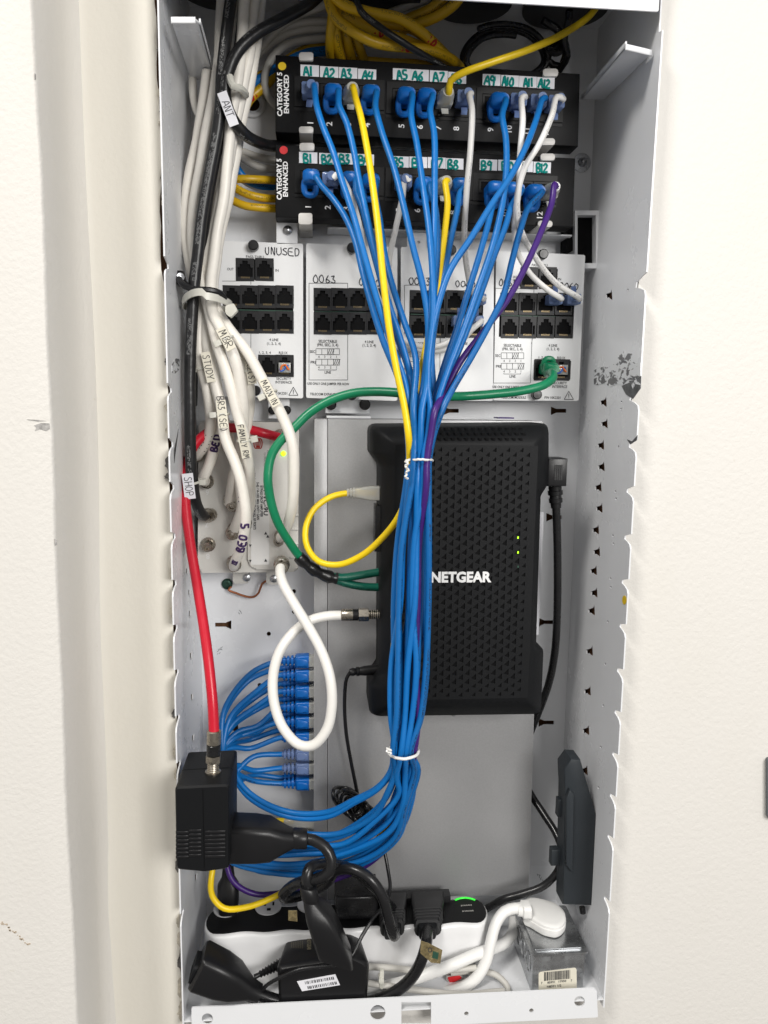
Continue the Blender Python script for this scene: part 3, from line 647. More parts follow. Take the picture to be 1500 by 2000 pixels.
def sel(x, y, w=46):     # the jumper chart, its left edge x and the row y of the SELECTABLE line
    return [('SELECTABLE', x+w/2, y, 5.2, 35), ('(PRI, SEC, 3, 4)', x+w/2, y+7, 5, 40), ('SEC', x-6.5, y+20, 5, 10.5), ('PRI', x-5.5, y+41, 5, 9.5), ('LINE', x+w/2, y+60.5, 5, 12)], \
           [(x, y+14.5, w, 11.5, 2), (x, y+35, w, 11.5, 3)], [((x+5, y+56), (x+w-6, y+56)), ((x+5, y+54), (x+5, y+56)), ((x+w-6, y+54), (x+w-6, y+56))]
B1 = (436, 558, 573, 651)
module([(420, 470), (592, 476), (592, 778), (420, 774)], cells(*B1)+[(478.5, 526.5), (516.5, 526.5), (522, 714.5), (556, 714.5)], B1, [(460, 505, 535, 548), (505, 695, 574, 734)],
       [(496, 482), (500, 763)], [('UNUSED', 551, 491, 13, 1.15)],
       [('PASS-THRU', 498, 501.5, 4.6, 33), ('OUT', 450, 525.5, 4.6, 12), ('IN', 541, 528, 4.6, 6), ('4 LINE', 535, 663.5, 4.8, 17), ('(1, 2, 3, 4)', 535, 671, 4.6, 26), ('1, 2, 3, 4', 517, 688.5, 4.6, 22), ('RJ31X', 553, 689, 4.6, 16.5), ('SECURITY', 554, 739.5, 5, 28), ('INTERFACE', 554, 746.5, 5, 31), ('PER ROW', 483, 748, 4.6, 26), ('P/N 10K2201', 545, 768, 4.6, 32)],
       [], [((434, 549), (490, 549)), ((490, 549), (490, 556)), ((490, 652), (490, 742)), ((434, 742), (490, 742))], [], 'white telecom module marked UNUSED behind the cream coax cables', None, (573, 764))
B2 = (613, 563, 750, 653); tx, gr, ln = sel(617, 666.5)
module([(598, 475), (776, 483), (776, 783), (598, 777)], cells(*B2), B2, [], [(687, 487), (687, 772)], [('0063', 634, 545, 14, 1.1), ('0060', 722, 551, 13, 1.1)],
       tx+[('4 LINE', 721, 667.5, 5, 17), ('(1, 2, 3, 4)', 721, 674.5, 4.8, 26), ('USE ONLY ONE JUMPER PER ROW', 641, 749.5, 4.6, 80), ('TELECOM EXPANSION MODULE', 648, 770, 4.6, 84)],
       [(603.5, 553, 679, 742)], ln+[((752, 768), (766, 768)), ((752, 773), (766, 773))], gr, 'white expansion module marked 0063 with every socket empty')
B3 = (800, 567, 942, 660); tx, gr, ln = sel(801, 671)
module([(783, 482), (965, 490), (963, 783), (783, 782)], cells(*B3), B3, [], [(879, 491)], [('0063', 820, 550, 14, 1.05), ('0060', 909, 555, 12, 1.1)],
       tx+[('4 LINE', 905, 671, 5, 17), ('USE ONLY ONE JUMPER PER ROW', 823, 752, 4.6, 78)], [(790, 557, 860, 746, 859, 790)], ln+[((860, 660), (860, 672))], gr,
       'white expansion module behind the fanned blue cables with frosted plugs in its sockets', None, None)
B4 = (977, 571, 1119, 661); tx, gr, ln = sel(979, 674.5, 44)
module([(970, 490), (1143, 498), (1130, 783), (963, 782)], [(u, v) for u, v in cells(978, 572, 1119, 661)]+[(1034, 543), (1070, 543), (1060, 722.5), (1096, 722.5)], B4, [(1016, 523, 1088, 562), (1043, 703, 1114, 742)],
       [(1057, 499), (1045, 771)], [('0063', 992, 552, 12, 1), ('0060', 1111, 559, 12, 1.1)],
       tx+[('PASS-THRU', 1054, 518, 4.6, 31), ('OUT', 1007, 541, 4.6, 11), ('IN', 1093, 545, 4.6, 6), ('4 LINE', 1080, 674.7, 5, 17), ('(1, 2, 3, 4)', 1080, 681.5, 4.8, 25), ('1  2  3  4', 1062, 698, 4.8, 21), ('RJ31X', 1096, 699, 4.8, 16), ('SECURITY', 1093.5, 748, 5.2, 28), ('INTERFACE', 1093, 755, 5.2, 30), ('USE ONLY ONE JUMPER PER ROW', 1000, 756, 4.6, 78), ('TELECOM MODULE', 1003, 776, 5, 50), ('P/N 10K2201', 1079.5, 776.5, 4.8, 32)],
       [(968, 563, 1043, 748, 1036, 964)], ln+[((1040, 661), (1038, 672))], gr, 'rightmost white telecom module with pass-thru sockets and the green plug', None, (1111, 772))
# the orange-and-blue terminators in the last security sockets
for (u, v), lab in (((556, 718), 'small clear terminator plug with orange and blue wires in the UNUSED module'), ((1097, 722), 'small clear terminator plug with orange and blue wires beside the green plug')):
    t = thing('terminator_plug', P(u, v, YM), lab, 'plug', 'clear terminator plugs')
    prism('shell', box4(u-12, v-10, u+12, v+10, YM-.003), .0095, M['clear'], t, .0006)
    bm = bmesh.new(); add_tube(bm, spline([P(u+a, v+b, YM-.0042) for a, b in ((-8, 5), (-5, -4), (2, -5), (6, 2), (9, 4))]), .0008, 6); from_bm('orange_wire', bm, M['orange'], t, True)
    bm = bmesh.new(); add_tube(bm, spline([P(u+a, v+b, YM-.0039) for a, b in ((-9, 2), (-7, 7), (0, 3), (3, -4), (8, -3))]), .0008, 6); from_bm('blue_wire', bm, M['bluew'], t, True)
# foot bracket below the modules
fb = thing('foot_bracket', P(678, 805, H0), 'small white bracket with two black pins under the expansion module', 'bracket')
prism('plate', box4(636, 770, 722, 808, .112), .002, M['white_metal'], fb, .0006); prism('shelf', box4(638, 812, 724, 818, .106), .03, M['white_metal'], fb, .0005)
for u in (646, 712): lathe('pin', [(0, .005), (.006, .005), (.0075, .0035), (.0078, 0)], P(u, 790, .112), Vector((0, -1, 0)), M['black_gloss'], fb)
fb2 = thing('foot_bracket', P(545, 805, H0), 'small white bracket with one black pin above the amplifier', 'bracket')
prism('plate', box4(524, 770, 566, 818, .116), .002, M['white_metal'], fb2, .0006)
for u in (533, 560): lathe('pin', [(0, .004), (.005, .004), (.0062, .003), (.0065, 0)], P(u, 801, .116), Vector((0, -1, 0)), M['black_gloss'], fb2)

# ------------------------------------------------------------------ switch (silver case) and the black modem on it
YS = 0.094
swt = thing('network_switch', P(830, 1757, H0), 'large flat silver network switch standing on end behind the modem', 'network switch')
prism('case', pp(rpoly([(640.5, 818), (1061, 823), (1032, 1746), (640, 1758)], 2), YS), H0-YS-.0005, M['silver'], swt, .0007)
prism('front_bezel', pp(rpoly([(614, 818), (639.4, 818.3), (638.8, 1758), (612.5, 1757.5)], 2), YS), H0-YS-.0005, M['silver'], swt, .0007)
lathe('screw', [(0, .0022), (.001, .0022), (.0018, .001), (.002, 0)], P(886, 1394, YS), Vector((0, -1, 0)), M['screw'], swt)
prism('sticker', box4(974, 815, 1004, 818, YS), .02, M['purple'], swt)
prism('rear_label', box4(1040, 1000, 1052, 1240, YS-.0003), .0005, M['paper'], swt)
YB, YF2 = 0.060, 0.036
mod = thing('cable_modem', P(895, 1395, YS), 'black cable modem with triangle vent holes mounted on the silver switch', 'modem')
outl = rpoly([(722, 829), (1071, 826), (1071, 942), (1054, 966), (1045, 1252), (1061, 1268), (1056, 1392), (720, 1397), (720, 1338), (740, 1310), (741, 910), (722, 884)], [16, 16, 4, 4, 4, 4, 18, 18, 4, 5, 5, 4], 4)
inn = [(min(max(u, 778), 1036-(v-866)*.026 if v > 866 else 1036), min(max(v, 872), 1360)) for u, v in outl]
inr = [rpoly([(778, 871), (1037, 869), (1023, 1361), (778, 1364)], 12)]
bm = bmesh.new(); cu, cv = 895, 1110
def towards(p, k): return (p[0]+(cu-p[0])*k, p[1]+(cv-p[1])*k)
s0 = [P(u, v, YS) - Vector((0, 0, 0)) for u, v in outl]
base = pp(outl, YB)
s_back = [Vector((p.x, YS-.001, p.z)) for p in base]
s_m = [Vector((p.x, YB+.002, p.z)) for p in base]
fr_ = pp(inn, YF2)
s_mid1 = [a.lerp(b, .12) for a, b in zip(base, fr_)]; s_mid1 = [Vector((p.x, YB-.010, p.z)) for p in s_mid1]
s_mid2 = [Vector((a.lerp(b, .55).x, YF2+.0045, a.lerp(b, .55).z)) for a, b in zip(base, fr_)]
s_mid3 = [Vector((a.lerp(b, .85).x, YF2+.0012, a.lerp(b, .85).z)) for a, b in zip(base, fr_)]
add_loft(bm, [s_back, s_m, base, s_mid1, s_mid2, s_mid3], True); from_bm('case', bm, M['black_matte'], mod, True, 50)
# front grille with real triangular openings
bm = bmesh.new(); pit = []
a0, a1, a2, a3 = P(772, 868, YF2), P(1040, 866, YF2), P(1026, 1366, YF2), P(772, 1368, YF2)
zt_, zb_ = a0.z, a3.z; xl_, xr_ = a0.x, a2.x+.0022
nc, nr = 21, 28; cw = (xr_-xl_)/nc; ch = (zt_-zb_)/nr
for i in range(nc):
    off = ch/2 if i % 2 else 0
    x0, x1 = xl_+i*cw, xl_+(i+1)*cw
    ys_ = [zt_]+[zt_-off-ch*j for j in range(1 if not off else 0, nr)]+[zb_]
    ys_ = sorted(set(round(z, 6) for z in ys_), reverse=True)
    for za, zb in zip(ys_, ys_[1:]):
        y = YF2
        c = [bm.verts.new((x, y, z)) for x, z in ((x0, zb), (x1, zb), (x1, za), (x0, za))]
        if za-zb < ch*.8 or i in (0, nc-1): bm.faces.new(c); continue
        j = (zt_-za)/ch; k = .43 if 1 < i < nc-2 and 1.2 < j < nr-2.2 else .30
        mx, mz = (x0+x1)/2, (za+zb)/2; s = cw
        tri3 = [(mx+s*.32, mz-s*.42*k/.43), (mx+s*.32, mz+s*.55*k/.43), (mx-s*.40*k/.43, mz-s*.16)]
        T = [bm.verts.new((x, y, z)) for x, z in tri3]
        bm.faces.new((c[0], c[1], T[0])); bm.faces.new((c[1], c[2], T[1], T[0])); bm.faces.new((c[2], c[3], T[1])); bm.faces.new((c[3], c[0], T[2], T[1]) if False else (c[3], T[2], T[1])); bm.faces.new((c[3], c[0], T[2])); bm.faces.new((c[0], T[0], T[2]))
        D = [bm.verts.new((x, y+.0011, z)) for x, z in tri3]
        for q in range(3): bm.faces.new((T[q], T[(q+1) % 3], D[(q+1) % 3], D[q]))
        pit.append([Vector((x, y+.0009, z)) for x, z in tri3])
for f in bm.faces: f.normal_update()
gri = from_bm('vent_grille', bm, M['black_matte'], mod)
bm = bmesh.new()
for p in pit: bm.faces.new([bm.verts.new(q) for q in p])
from_bm('vent_openings', bm, M['pit'], gri)
# rows of small slots in the sloping top and side edges
bm = bmesh.new()
for r_, (vv, yy) in enumerate(((838, .0466), (848, .0409), (858, .0376))):
    for i in range(13):
        u = 858+i*13.2+(6 if r_ % 2 else 0)
        add_prism(bm, [P(u-3, vv-2.5, yy), P(u+4, vv-2.5, yy), P(u+4, vv+2.5, yy), P(u, vv+2.8, yy)], Vector((0, .006, 0)))
for r_, (vv, yy) in enumerate(((1370, .0380), (1378, .0406), (1386, .0458))):
    for i in range(14): add_prism(bm, [P(836+i*13+r_*4, vv+.5, yy), P(843+i*13+r_*4, vv, yy), P(845+i*13+r_*4, vv+2.2, yy)], Vector((0, .006, 0)))
for c_, (uu, yy) in enumerate(((1062, .0462), (1053, .0412), (1045, .0383))):
    for i in range(6): v = 880+i*14+(7 if c_ % 2 else 0); add_prism(bm, [P(uu-2-(v-880)*.03, v-4, yy), P(uu+2-(v-880)*.03, v-3, yy), P(uu+2-(v-880)*.03, v+3, yy)], Vector((0, .006, 0)))
for c_, (uu, yy) in enumerate(((1050, .0462), (1042, .0412), (1034, .0383))):
    for i in range(7): v = 1276+i*12+(6 if c_ % 2 else 0); add_prism(bm, [P(uu-2-(v-1276)*.03, v-4, yy), P(uu+2-(v-1276)*.03, v-3, yy), P(uu+2-(v-1276)*.03, v+3, yy)], Vector((0, .006, 0)))
from_bm('edge_vents', bm, M['pit'], mod)
bm = bmesh.new(); text_px(bm, 'NETGEAR', 899.5, 1127, 20, YF2-.0006, 0, .045, 'CENTER', 124); from_bm('logo', bm, M['white_ink'], mod)
for v in (1050, 1079, 1107): prism('indicator', box4(1010.8, v-2, 1013, v+2, YF2-.0003), .0004, M['lime_led'] if v < 1100 else M['pcb'], mod)
prism('label_holder', box4(733, 988, 768, 1078, YB-.004), .02, M['black_gloss'], mod, .0012)

# ------------------------------------------------------------------ drop amplifier
YA = 0.100
amp = thing('drop_amplifier', P(490, 1120, H0), 'grey beige coax drop amplifier with printed label and brass connectors', 'amplifier')
prism('casting', pp(rpoly([(388, 822), (584, 826), (582, 1117), (386, 1119)], 8), YA), H0-YA-.0005, M['amp'], amp, .003, 3)
prism('raised_panel', pp(rpoly([(486, 846), (562, 850), (562, 1096), (552, 1112), (496, 1112), (484, 1098)], 5), YA-.0035), .0034, M['amp'], amp, .0012)
lb = prism('label_plate', pp(rect(490, 852, 526, 1103), YA-.0039), .0004, M['amp_label'], amp)
bm = bmesh.new()
for s_, u, v, h, f, b in (('PCT-VC-9U', 519, 972, 8, 70, .03), ('BYPASS DROP AMPLIFIER', 511, 979, 4.8, 62, .03), ('5-42 / 54-1002 MHz UNITY GAIN', 504, 979, 4.8, 74, .03), ('6kV, 3kA SURGE WITHSTAND ON ALL RF PORTS', 497, 979, 4.8, 112, .03), ('PWR IN', 523, 889, 4, 18, 0), ('12-15VDC 400mA', 517.5, 900, 4, 32, 0)):
    text_px(bm, s_, u, v, h, YA-.0042, -90, b, 'CENTER', f)
for u, v in ((489, 1003), (489, 1031), (489, 1066), (489, 1096)): bm.faces.new([bm.verts.new(P(u+a, v+b, YA-.0042)) for a, b in ((-2.5, -2.5), (2.5, -2.5), (0, 2.5))])
for u, v in ((519, 1041), (523, 1047), (519, 1094)): bm.faces.new([bm.verts.new(P(u+a, v+b, YA-.0042)) for a, b in ((-3, 3), (3, 3), (0, -3))])
from_bm('printed_lettering', bm, M['ink'], lb)
bm = bmesh.new()
for a in (0, 1, 2):
    add_tube(bm, [P(u, v, YA-.0042) for u, v in circ(500+a*4, 866, 4, 16, 10)], .00045, 5, closed=True)
from_bm('red_emblem', bm, M['red_ink'], lb)
for v in (900, 927, 953, 980, 1007, 1034, 1062, 1090): prism('fin', box4(566, v-1.5, 583, v+1.5, YA-.0012), .0025, M['amp'], amp, .0004)
prism('indicator', pp(circ(553.5, 886, 5.2, 16), YA-.0052), .002, M['lime_led'], amp, .0004)
def fport(u, v, parent, k=1, name='coax_port'):
    o = lathe(name, [(0, .0066*k), (.0016, .0066*k), (.0018, .0052*k), (.003, .0052*k), (.0031, .0046*k)]+[(.0034+i*.0007, (.0048 if i % 2 else .0044)*k) for i in range(10)]+[(.0105, .0043*k), (.0106, .0024*k), (.0085, .0016*k), (.0084, 0)], P(u, v, YA), Vector((0, -1, -.08)), M['nickel'], parent, 18)
    return o
for u, v in ((404, 940), (406, 1006), (407, 1063), (545, 1052), (550, 1098), (455, 985), (455, 1040), (457, 1098), (548, 852)): fport(u, v, amp)
for u, v, ch in ((405, 962, '6'), (404, 1025, '7'), (406, 1087, '8')):
    bm = bmesh.new(); text_px(bm, ch, u, v, 10, YA-.0003, 180, .03); from_bm('cast_number', bm, M['amp_label'], amp)
for u, v in ((470, 1128), (535, 1130)):
    prism('foot', pp(rpoly(rect(u-15, v-14, u+15, v+12), 4), .122), .015, M['amp'], amp, .001)
    lathe('foot_screw', [(0, .0036), (.0012, .0036), (.002, .002), (.0022, 0)], P(u+12 if u < 500 else u, v, .122), Vector((0, -1, 0)), M['screw'], amp)
gw = thing('ground_wire', P(445, 1142, H0), 'bare copper ground wire under a green screw below the amplifier', 'wire')
lathe('ground_screw', [(0, .0052), (.002, .0052), (.003, .004), (.0034, .0012), (.003, 0)], P(444, 1140, H0), Vector((0, -1, 0)), M['gscrew'], gw)
cable('strand', [(452, 1146, .132), (446, 1152, .131), (460, 1158, .131), (480, 1165, .131), (495, 1166, .131), (505, 1158, .130), (512, 1140, .129), (524, 1133, .128), (533, 1131, .124)], .0011, M['copper'], gw, 7)

# ------------------------------------------------------------------ plugs for the patch cables
def bx_px(bm, u0, v0, u1, v1, y0, y1, bev=.0008):     # world box; picture rectangle measured at depth y0
    add_prism(bm, box4(u0, v0, u1, v1, y0), Vector((0, y1-y0, 0)), bev)
_sec = sec
def plug_front(parent, style, u, v, yp=YP, mcol='boot', up=False, name='plug', du=0):
    """modular plug pushed into a socket facing the room; (u, v) is the socket's middle at depth yp. Returns where the cable leaves."""
    c = P(u, v, yp); k = -1 if up else 1; KS = 1.2 if not up else 1.1; X = lambda t: Vector(t)*KS
    sec = lambda c_, a_, b_, w_, h_, r_: _sec(c_, a_, b_, w_*KS, h_*KS, r_)
    if style == 'boot':
        bm = bmesh.new()
        add_loft(bm, [sec(c+X((0, .003, .0012)), XR, ZU, .0114, .0086, .2), sec(c+X((0, -.013, .0014)), XR, ZU, .0116, .0094, .25),
                      sec(c+X((.0002, -.0155, .0016)), XR, ZU, .0110, .0088, .35), sec(c+X((.0010, -.0172, .0014)), XR, ZU, .0084, .0072, .4), sec(c+X((.0026, -.0195, .0008)), XR, ZU, .0060, .0060, .45)])
        b = from_bm(name, bm, M[mcol], parent, True, 50)
        bm = bmesh.new(); cc = c+X((-.0008, -.0090, -.0042*k)); loop = []
        for i in range(22):
            a = 2*math.pi*i/22; q = math.copysign(abs(math.cos(a))**.7, math.cos(a)); s_ = math.copysign(abs(math.sin(a))**.8, math.sin(a))
            loop.append(cc+X((.0040*q, -.0012*s_, .0050*s_)))
        add_tube(bm, loop, .0026, 8, closed=True); from_bm('latch_guard', bm, M[mcol], b, True)
        return [c+X((.0018, -.012, .001)), c+X((.0034, -.0195, -.0002))]
    if style == 'frost':
        bm = bmesh.new()
        add_loft(bm, [sec(c+X((0, .003, .001)), XR, ZU, .0112, .0078, .12), sec(c+X((0, -.0125, .001)), XR, ZU, .0112, .0082, .15), sec(c+X((0, -.0135, .001)), XR, ZU, .0066, .0066, .3), sec(c+X((.0008, -.0190, .0012)), XR, ZU, .0058, .0058, .45)])
        b = from_bm(name, bm, M['frost'], parent, True, 40)
        bm = bmesh.new()
        add_loft(bm, [sec(c+X((0, -.001, -.0034*k)), XR, ZU, .0046, .0010, .3), sec(c+X((0, -.006, -.0042*k)), XR, ZU, .0046, .0011, .3), sec(c+X((-.0003, -.0105, -.0068*k)), XR, X((0, .5, .8)), .0044, .0012, .3), sec(c+X((-.0008, -.0120, -.0108*k)), XR, X((0, .9, .4)), .0040, .0011, .3)])
        from_bm('latch', bm, M['frost'], b, True, 50)
        return [c+X((.0014, -.010, .001)), c+X((.0026, -.0185, .0004))]
    bm = bmesh.new()
    add_loft(bm, [sec(c+X((0, .003, .001)), XR, ZU, .0108, .0078, .12), sec(c+X((0, -.0095, .001)), XR, ZU, .0108, .0080, .15), sec(c+X((0, -.0100, .0014)), XR, ZU, .0118, .0090, .45), sec(c+X((.0004, -.0145, .0022)), XR, ZU, .0104, .0086, .5), sec(c+X((.0008, -.0185, .0026)), XR, ZU, .0072, .0064, .5)])
    b = from_bm(name, bm, M['clear'], parent, True, 40)
    bm = bmesh.new()
    add_loft(bm, [sec(c+X((0, 0, -.0036*k)), XR, ZU, .0052, .0012, .2), sec(c+X((0, -.009, -.0056*k)), XR, ZU, .0050, .0012, .2), sec(c+X((0, -.011, -.0088*k)), XR, X((0, .7, .7)), .0046, .0012, .2)])
    from_bm('latch', bm, M['clear'], b, True, 50)
    prism('contacts', [c+X((a, -.0035, d)) for a, d in ((-.0036, .003), (.0036, .003), (.0036, .0042), (-.0036, .0042))], .005, M['gold'], b)
    return [c+X((.0005, -.008, .001)), c+X((.0010, -.0190, .0022))]
def plug_side(parent, style, v, y=.108, name='plug', ue=616, mcol='boot'):     # plug pushed sideways into the switch; returns cable points, outside first
    z = P(590, v, y); sc = S(y); xe = P(ue, v, y).x; X = Vector; o = X((xe, y, z.z)); L = lambda px: o+X((-px*sc, 0, 0))
    YV = X((0, 1, 0)); mt = {'boot': M[mcol], 'frost': M['frost'], 'clear': M['clear']}[style]
    bm = bmesh.new()
    add_loft(bm, [sec(L(13), YV, ZU, .0108, 26*sc, .15), sec(L(38), YV, ZU, .0108, 25*sc, .2), sec(L(41), YV, ZU, .0090, 20*sc, .3)])
    for a in (44, 52, 60):
        add_loft(bm, [sec(L(a), YV, ZU, .0096, (22-(a-44)*.35)*sc, .4), sec(L(a+4.5), YV, ZU, .0094, (21-(a-44)*.35)*sc, .4)])
    add_loft(bm, [sec(L(40), YV, ZU, .006, 13*sc, .45), sec(L(68), YV, ZU, .0058, 12*sc, .45)])
    b = from_bm(name, bm, mt, parent, True, 45)
    bm = bmesh.new(); add_prism(bm, [o+X((-a*sc, -.0075, d*sc)) for a, d in ((14, -8), (22, -7), (27, -4), (37, -9), (39, 6), (34, 9), (26, 9), (18, 6), (14, 4))], X((0, .004, 0)), .0008)
    from_bm('latch_guard', bm, mt, b, True, 50)
    bm = bmesh.new(); add_loft(bm, [sec(L(-1), YV, ZU, .0100, 22*sc, .1), sec(L(13), YV, ZU, .0100, 22*sc, .1)]); from_bm('plug_nose', bm, M['clear'], b)
    return [L(72), L(56)] if style == 'boot' else [L(72), L(40)]

# ------------------------------------------------------------------ patch cables
RB = .00255
# port: plug style, socket middle, colour, label colour, own path down to the bundle
CAB = [
 ('A1', 'frost', 606, 189, 'blue', [(618, 205), (632, 250), (650, 295), (667, 350), (690, 420), (712, 500), (738, 590), (764, 670), (790, 745)]),
 ('A2', 'boot', 650, 198, 'blue', [(662, 205), (677, 240), (690, 290), (700, 345), (716, 420), (738, 515), (760, 595), (783, 665), (803, 735)]),
 ('A3', 'clear', 684, 198, 'yellow', [(694, 190), (704, 225), (716, 285), (727, 355), (738, 440), (748, 540), (760, 640), (776, 730), (789, 790)]),
 ('A4', 'boot', 722, 200, 'blue', [(733, 205), (745, 255), (770, 330), (790, 410), (806, 480), (826, 560), (836, 630), (834, 700), (826, 760)]),
 ('A5', 'boot', 789, 204, 'blue', [(803, 225), (814, 280), (827, 370), (838, 450), (845, 540), (846, 620), (838, 690), (832, 760)]),
 ('A6', 'boot', 828, 206, 'blue', [(840, 215), (848, 260), (849, 350), (848, 450), (845, 545), (838, 640), (832, 760)]),
 ('A9', 'boot', 966, 214, 'blue', [(981, 225), (988, 270), (989, 330), (981, 400), (962, 480), (935, 560), (905, 645), (880, 710), (856, 780)]),
 ('A11', 'frost', 1043, 212, 'blue', [(1058, 195), (1050, 225), (1030, 280), (1000, 340), (960, 400), (920, 465), (878, 530), (852, 610), (838, 690), (836, 760)]),
 ('B1', 'boot', 608, 360, 'blue', [(626, 360), (648, 385), (672, 420), (692, 465), (708, 530), (724, 590), (748, 665), (778, 740)]),
 ('B3', 'boot', 683, 364, 'blue', [(695, 372), (707, 405), (722, 465), (742, 540), (758, 600), (776, 660), (797, 720)]),
 ('B4', 'boot', 722, 368, 'blue', [(733, 380), (742, 430), (752, 500), (770, 570), (790, 630), (812, 700)]),
 ('B6', 'boot', 823, 374, 'blue', [(840, 370), (849, 400), (855, 450), (853, 520), (845, 600), (834, 690)]),
 ('B7', 'clear', 862, 374, 'yellow', [(870, 355), (874, 395), (869, 450), (860, 520), (850, 590), (836, 660), (822, 730), (814, 790)]),
 ('B8', 'boot', 893, 376, 'blue', [(899, 375), (893, 410), (880, 470), (866, 545), (853, 610), (843, 690)]),
 ('B9', 'boot', 960, 382, 'blue', [(966, 390), (953, 440), (936, 500), (916, 565), (893, 640), (866, 720), (850, 780)]),
 ('B10', 'boot', 996, 384, 'blue', [(1000, 400), (988, 440), (965, 500), (940, 570), (912, 645), (884, 715), (864, 770)]),
 ('B11', 'boot', 1035, 388, 'blue', [(1032, 405), (1016, 450), (1000, 510), (984, 575), (955, 635), (922, 695), (884, 760), (866, 795)]),
 ('B12', 'clear', 1067, 385, 'purple', [(1083, 360), (1078, 395), (1058, 450), (1022, 530), (988, 590), (942, 650), (897, 710), (868, 770)]),
]
order = sorted(range(len(CAB)), key=lambda i: CAB[i][5][-1][0]+(0 if CAB[i][0] != 'A3' else -200)+(25 if CAB[i][0] == 'B12' else 0)-(30 if CAB[i][0] == 'B7' else 0))
slots = {}
rng = random.Random(5); ncol = [4, 4, 3, 4, 3]; ci = 0; cols = []
for n in ncol: cols.append(order[ci:ci+n]); ci += n
front = {'A3', 'A1', 'A5', 'A11', 'B12', 'A9', 'B11'}
for k, cset in enumerate(cols):
    cset = sorted(cset, key=lambda i: (0 if CAB[i][0] in front else 1, rng.random()))
    for r_, i in enumerate(cset): slots[i] = [-1+2*k/4+(.25 if r_ % 2 else 0)-.1, r_]
ST = [(800, 827, 33), (850, 824, 25), (897, 820, 19.5), (950, 817, 22), (1060, 807, 29), (1180, 803, 32), (1300, 799, 33), (1400, 793, 28), (1467, 788, 24)]
plugs = [('boot', 1290), ('boot', 1318), ('boot', 1350), ('boot', 1380), ('boot', 1409), ('boot', 1440), ('frost', 1472), ('frost', 1499), ('boot', 1518), ('boot', 1529)]
rows2 = [(1305, .124), (1335, .124), (1365, .124), (1395, .124), (1425, .124)]
blue_rank = 0
names = {'blue': 'blue', 'yellow': 'yellow', 'purple': 'purple', 'white_c': 'white'}
look = {'boot': 'a solid blue boot', 'frost': 'a frosted translucent plug', 'clear': 'a clear plug'}
shift = {}
for i in range(len(CAB)):
    shift[i] = [rng.uniform(-1, 1) for _ in range(20)]
turn_order = sorted(range(len(CAB)), key=lambda i: slots[i][0]+.12*slots[i][1]+rng.uniform(-.15, .15))
turn = {i: k/(len(CAB)-1) for k, i in enumerate(turn_order)}
plug_of = {}; av = [0, 1, 2, 3, 4, 5, 6, 7, 8, 9]
bl = [i for i in turn_order if CAB[i][4] == 'blue']
seq = [9, 7, 0, 2, 4, 1, 3, 6, 5, 8]
for k, i in enumerate(bl): plug_of[i] = seq[k] if k < len(seq) else None
back_n = 0
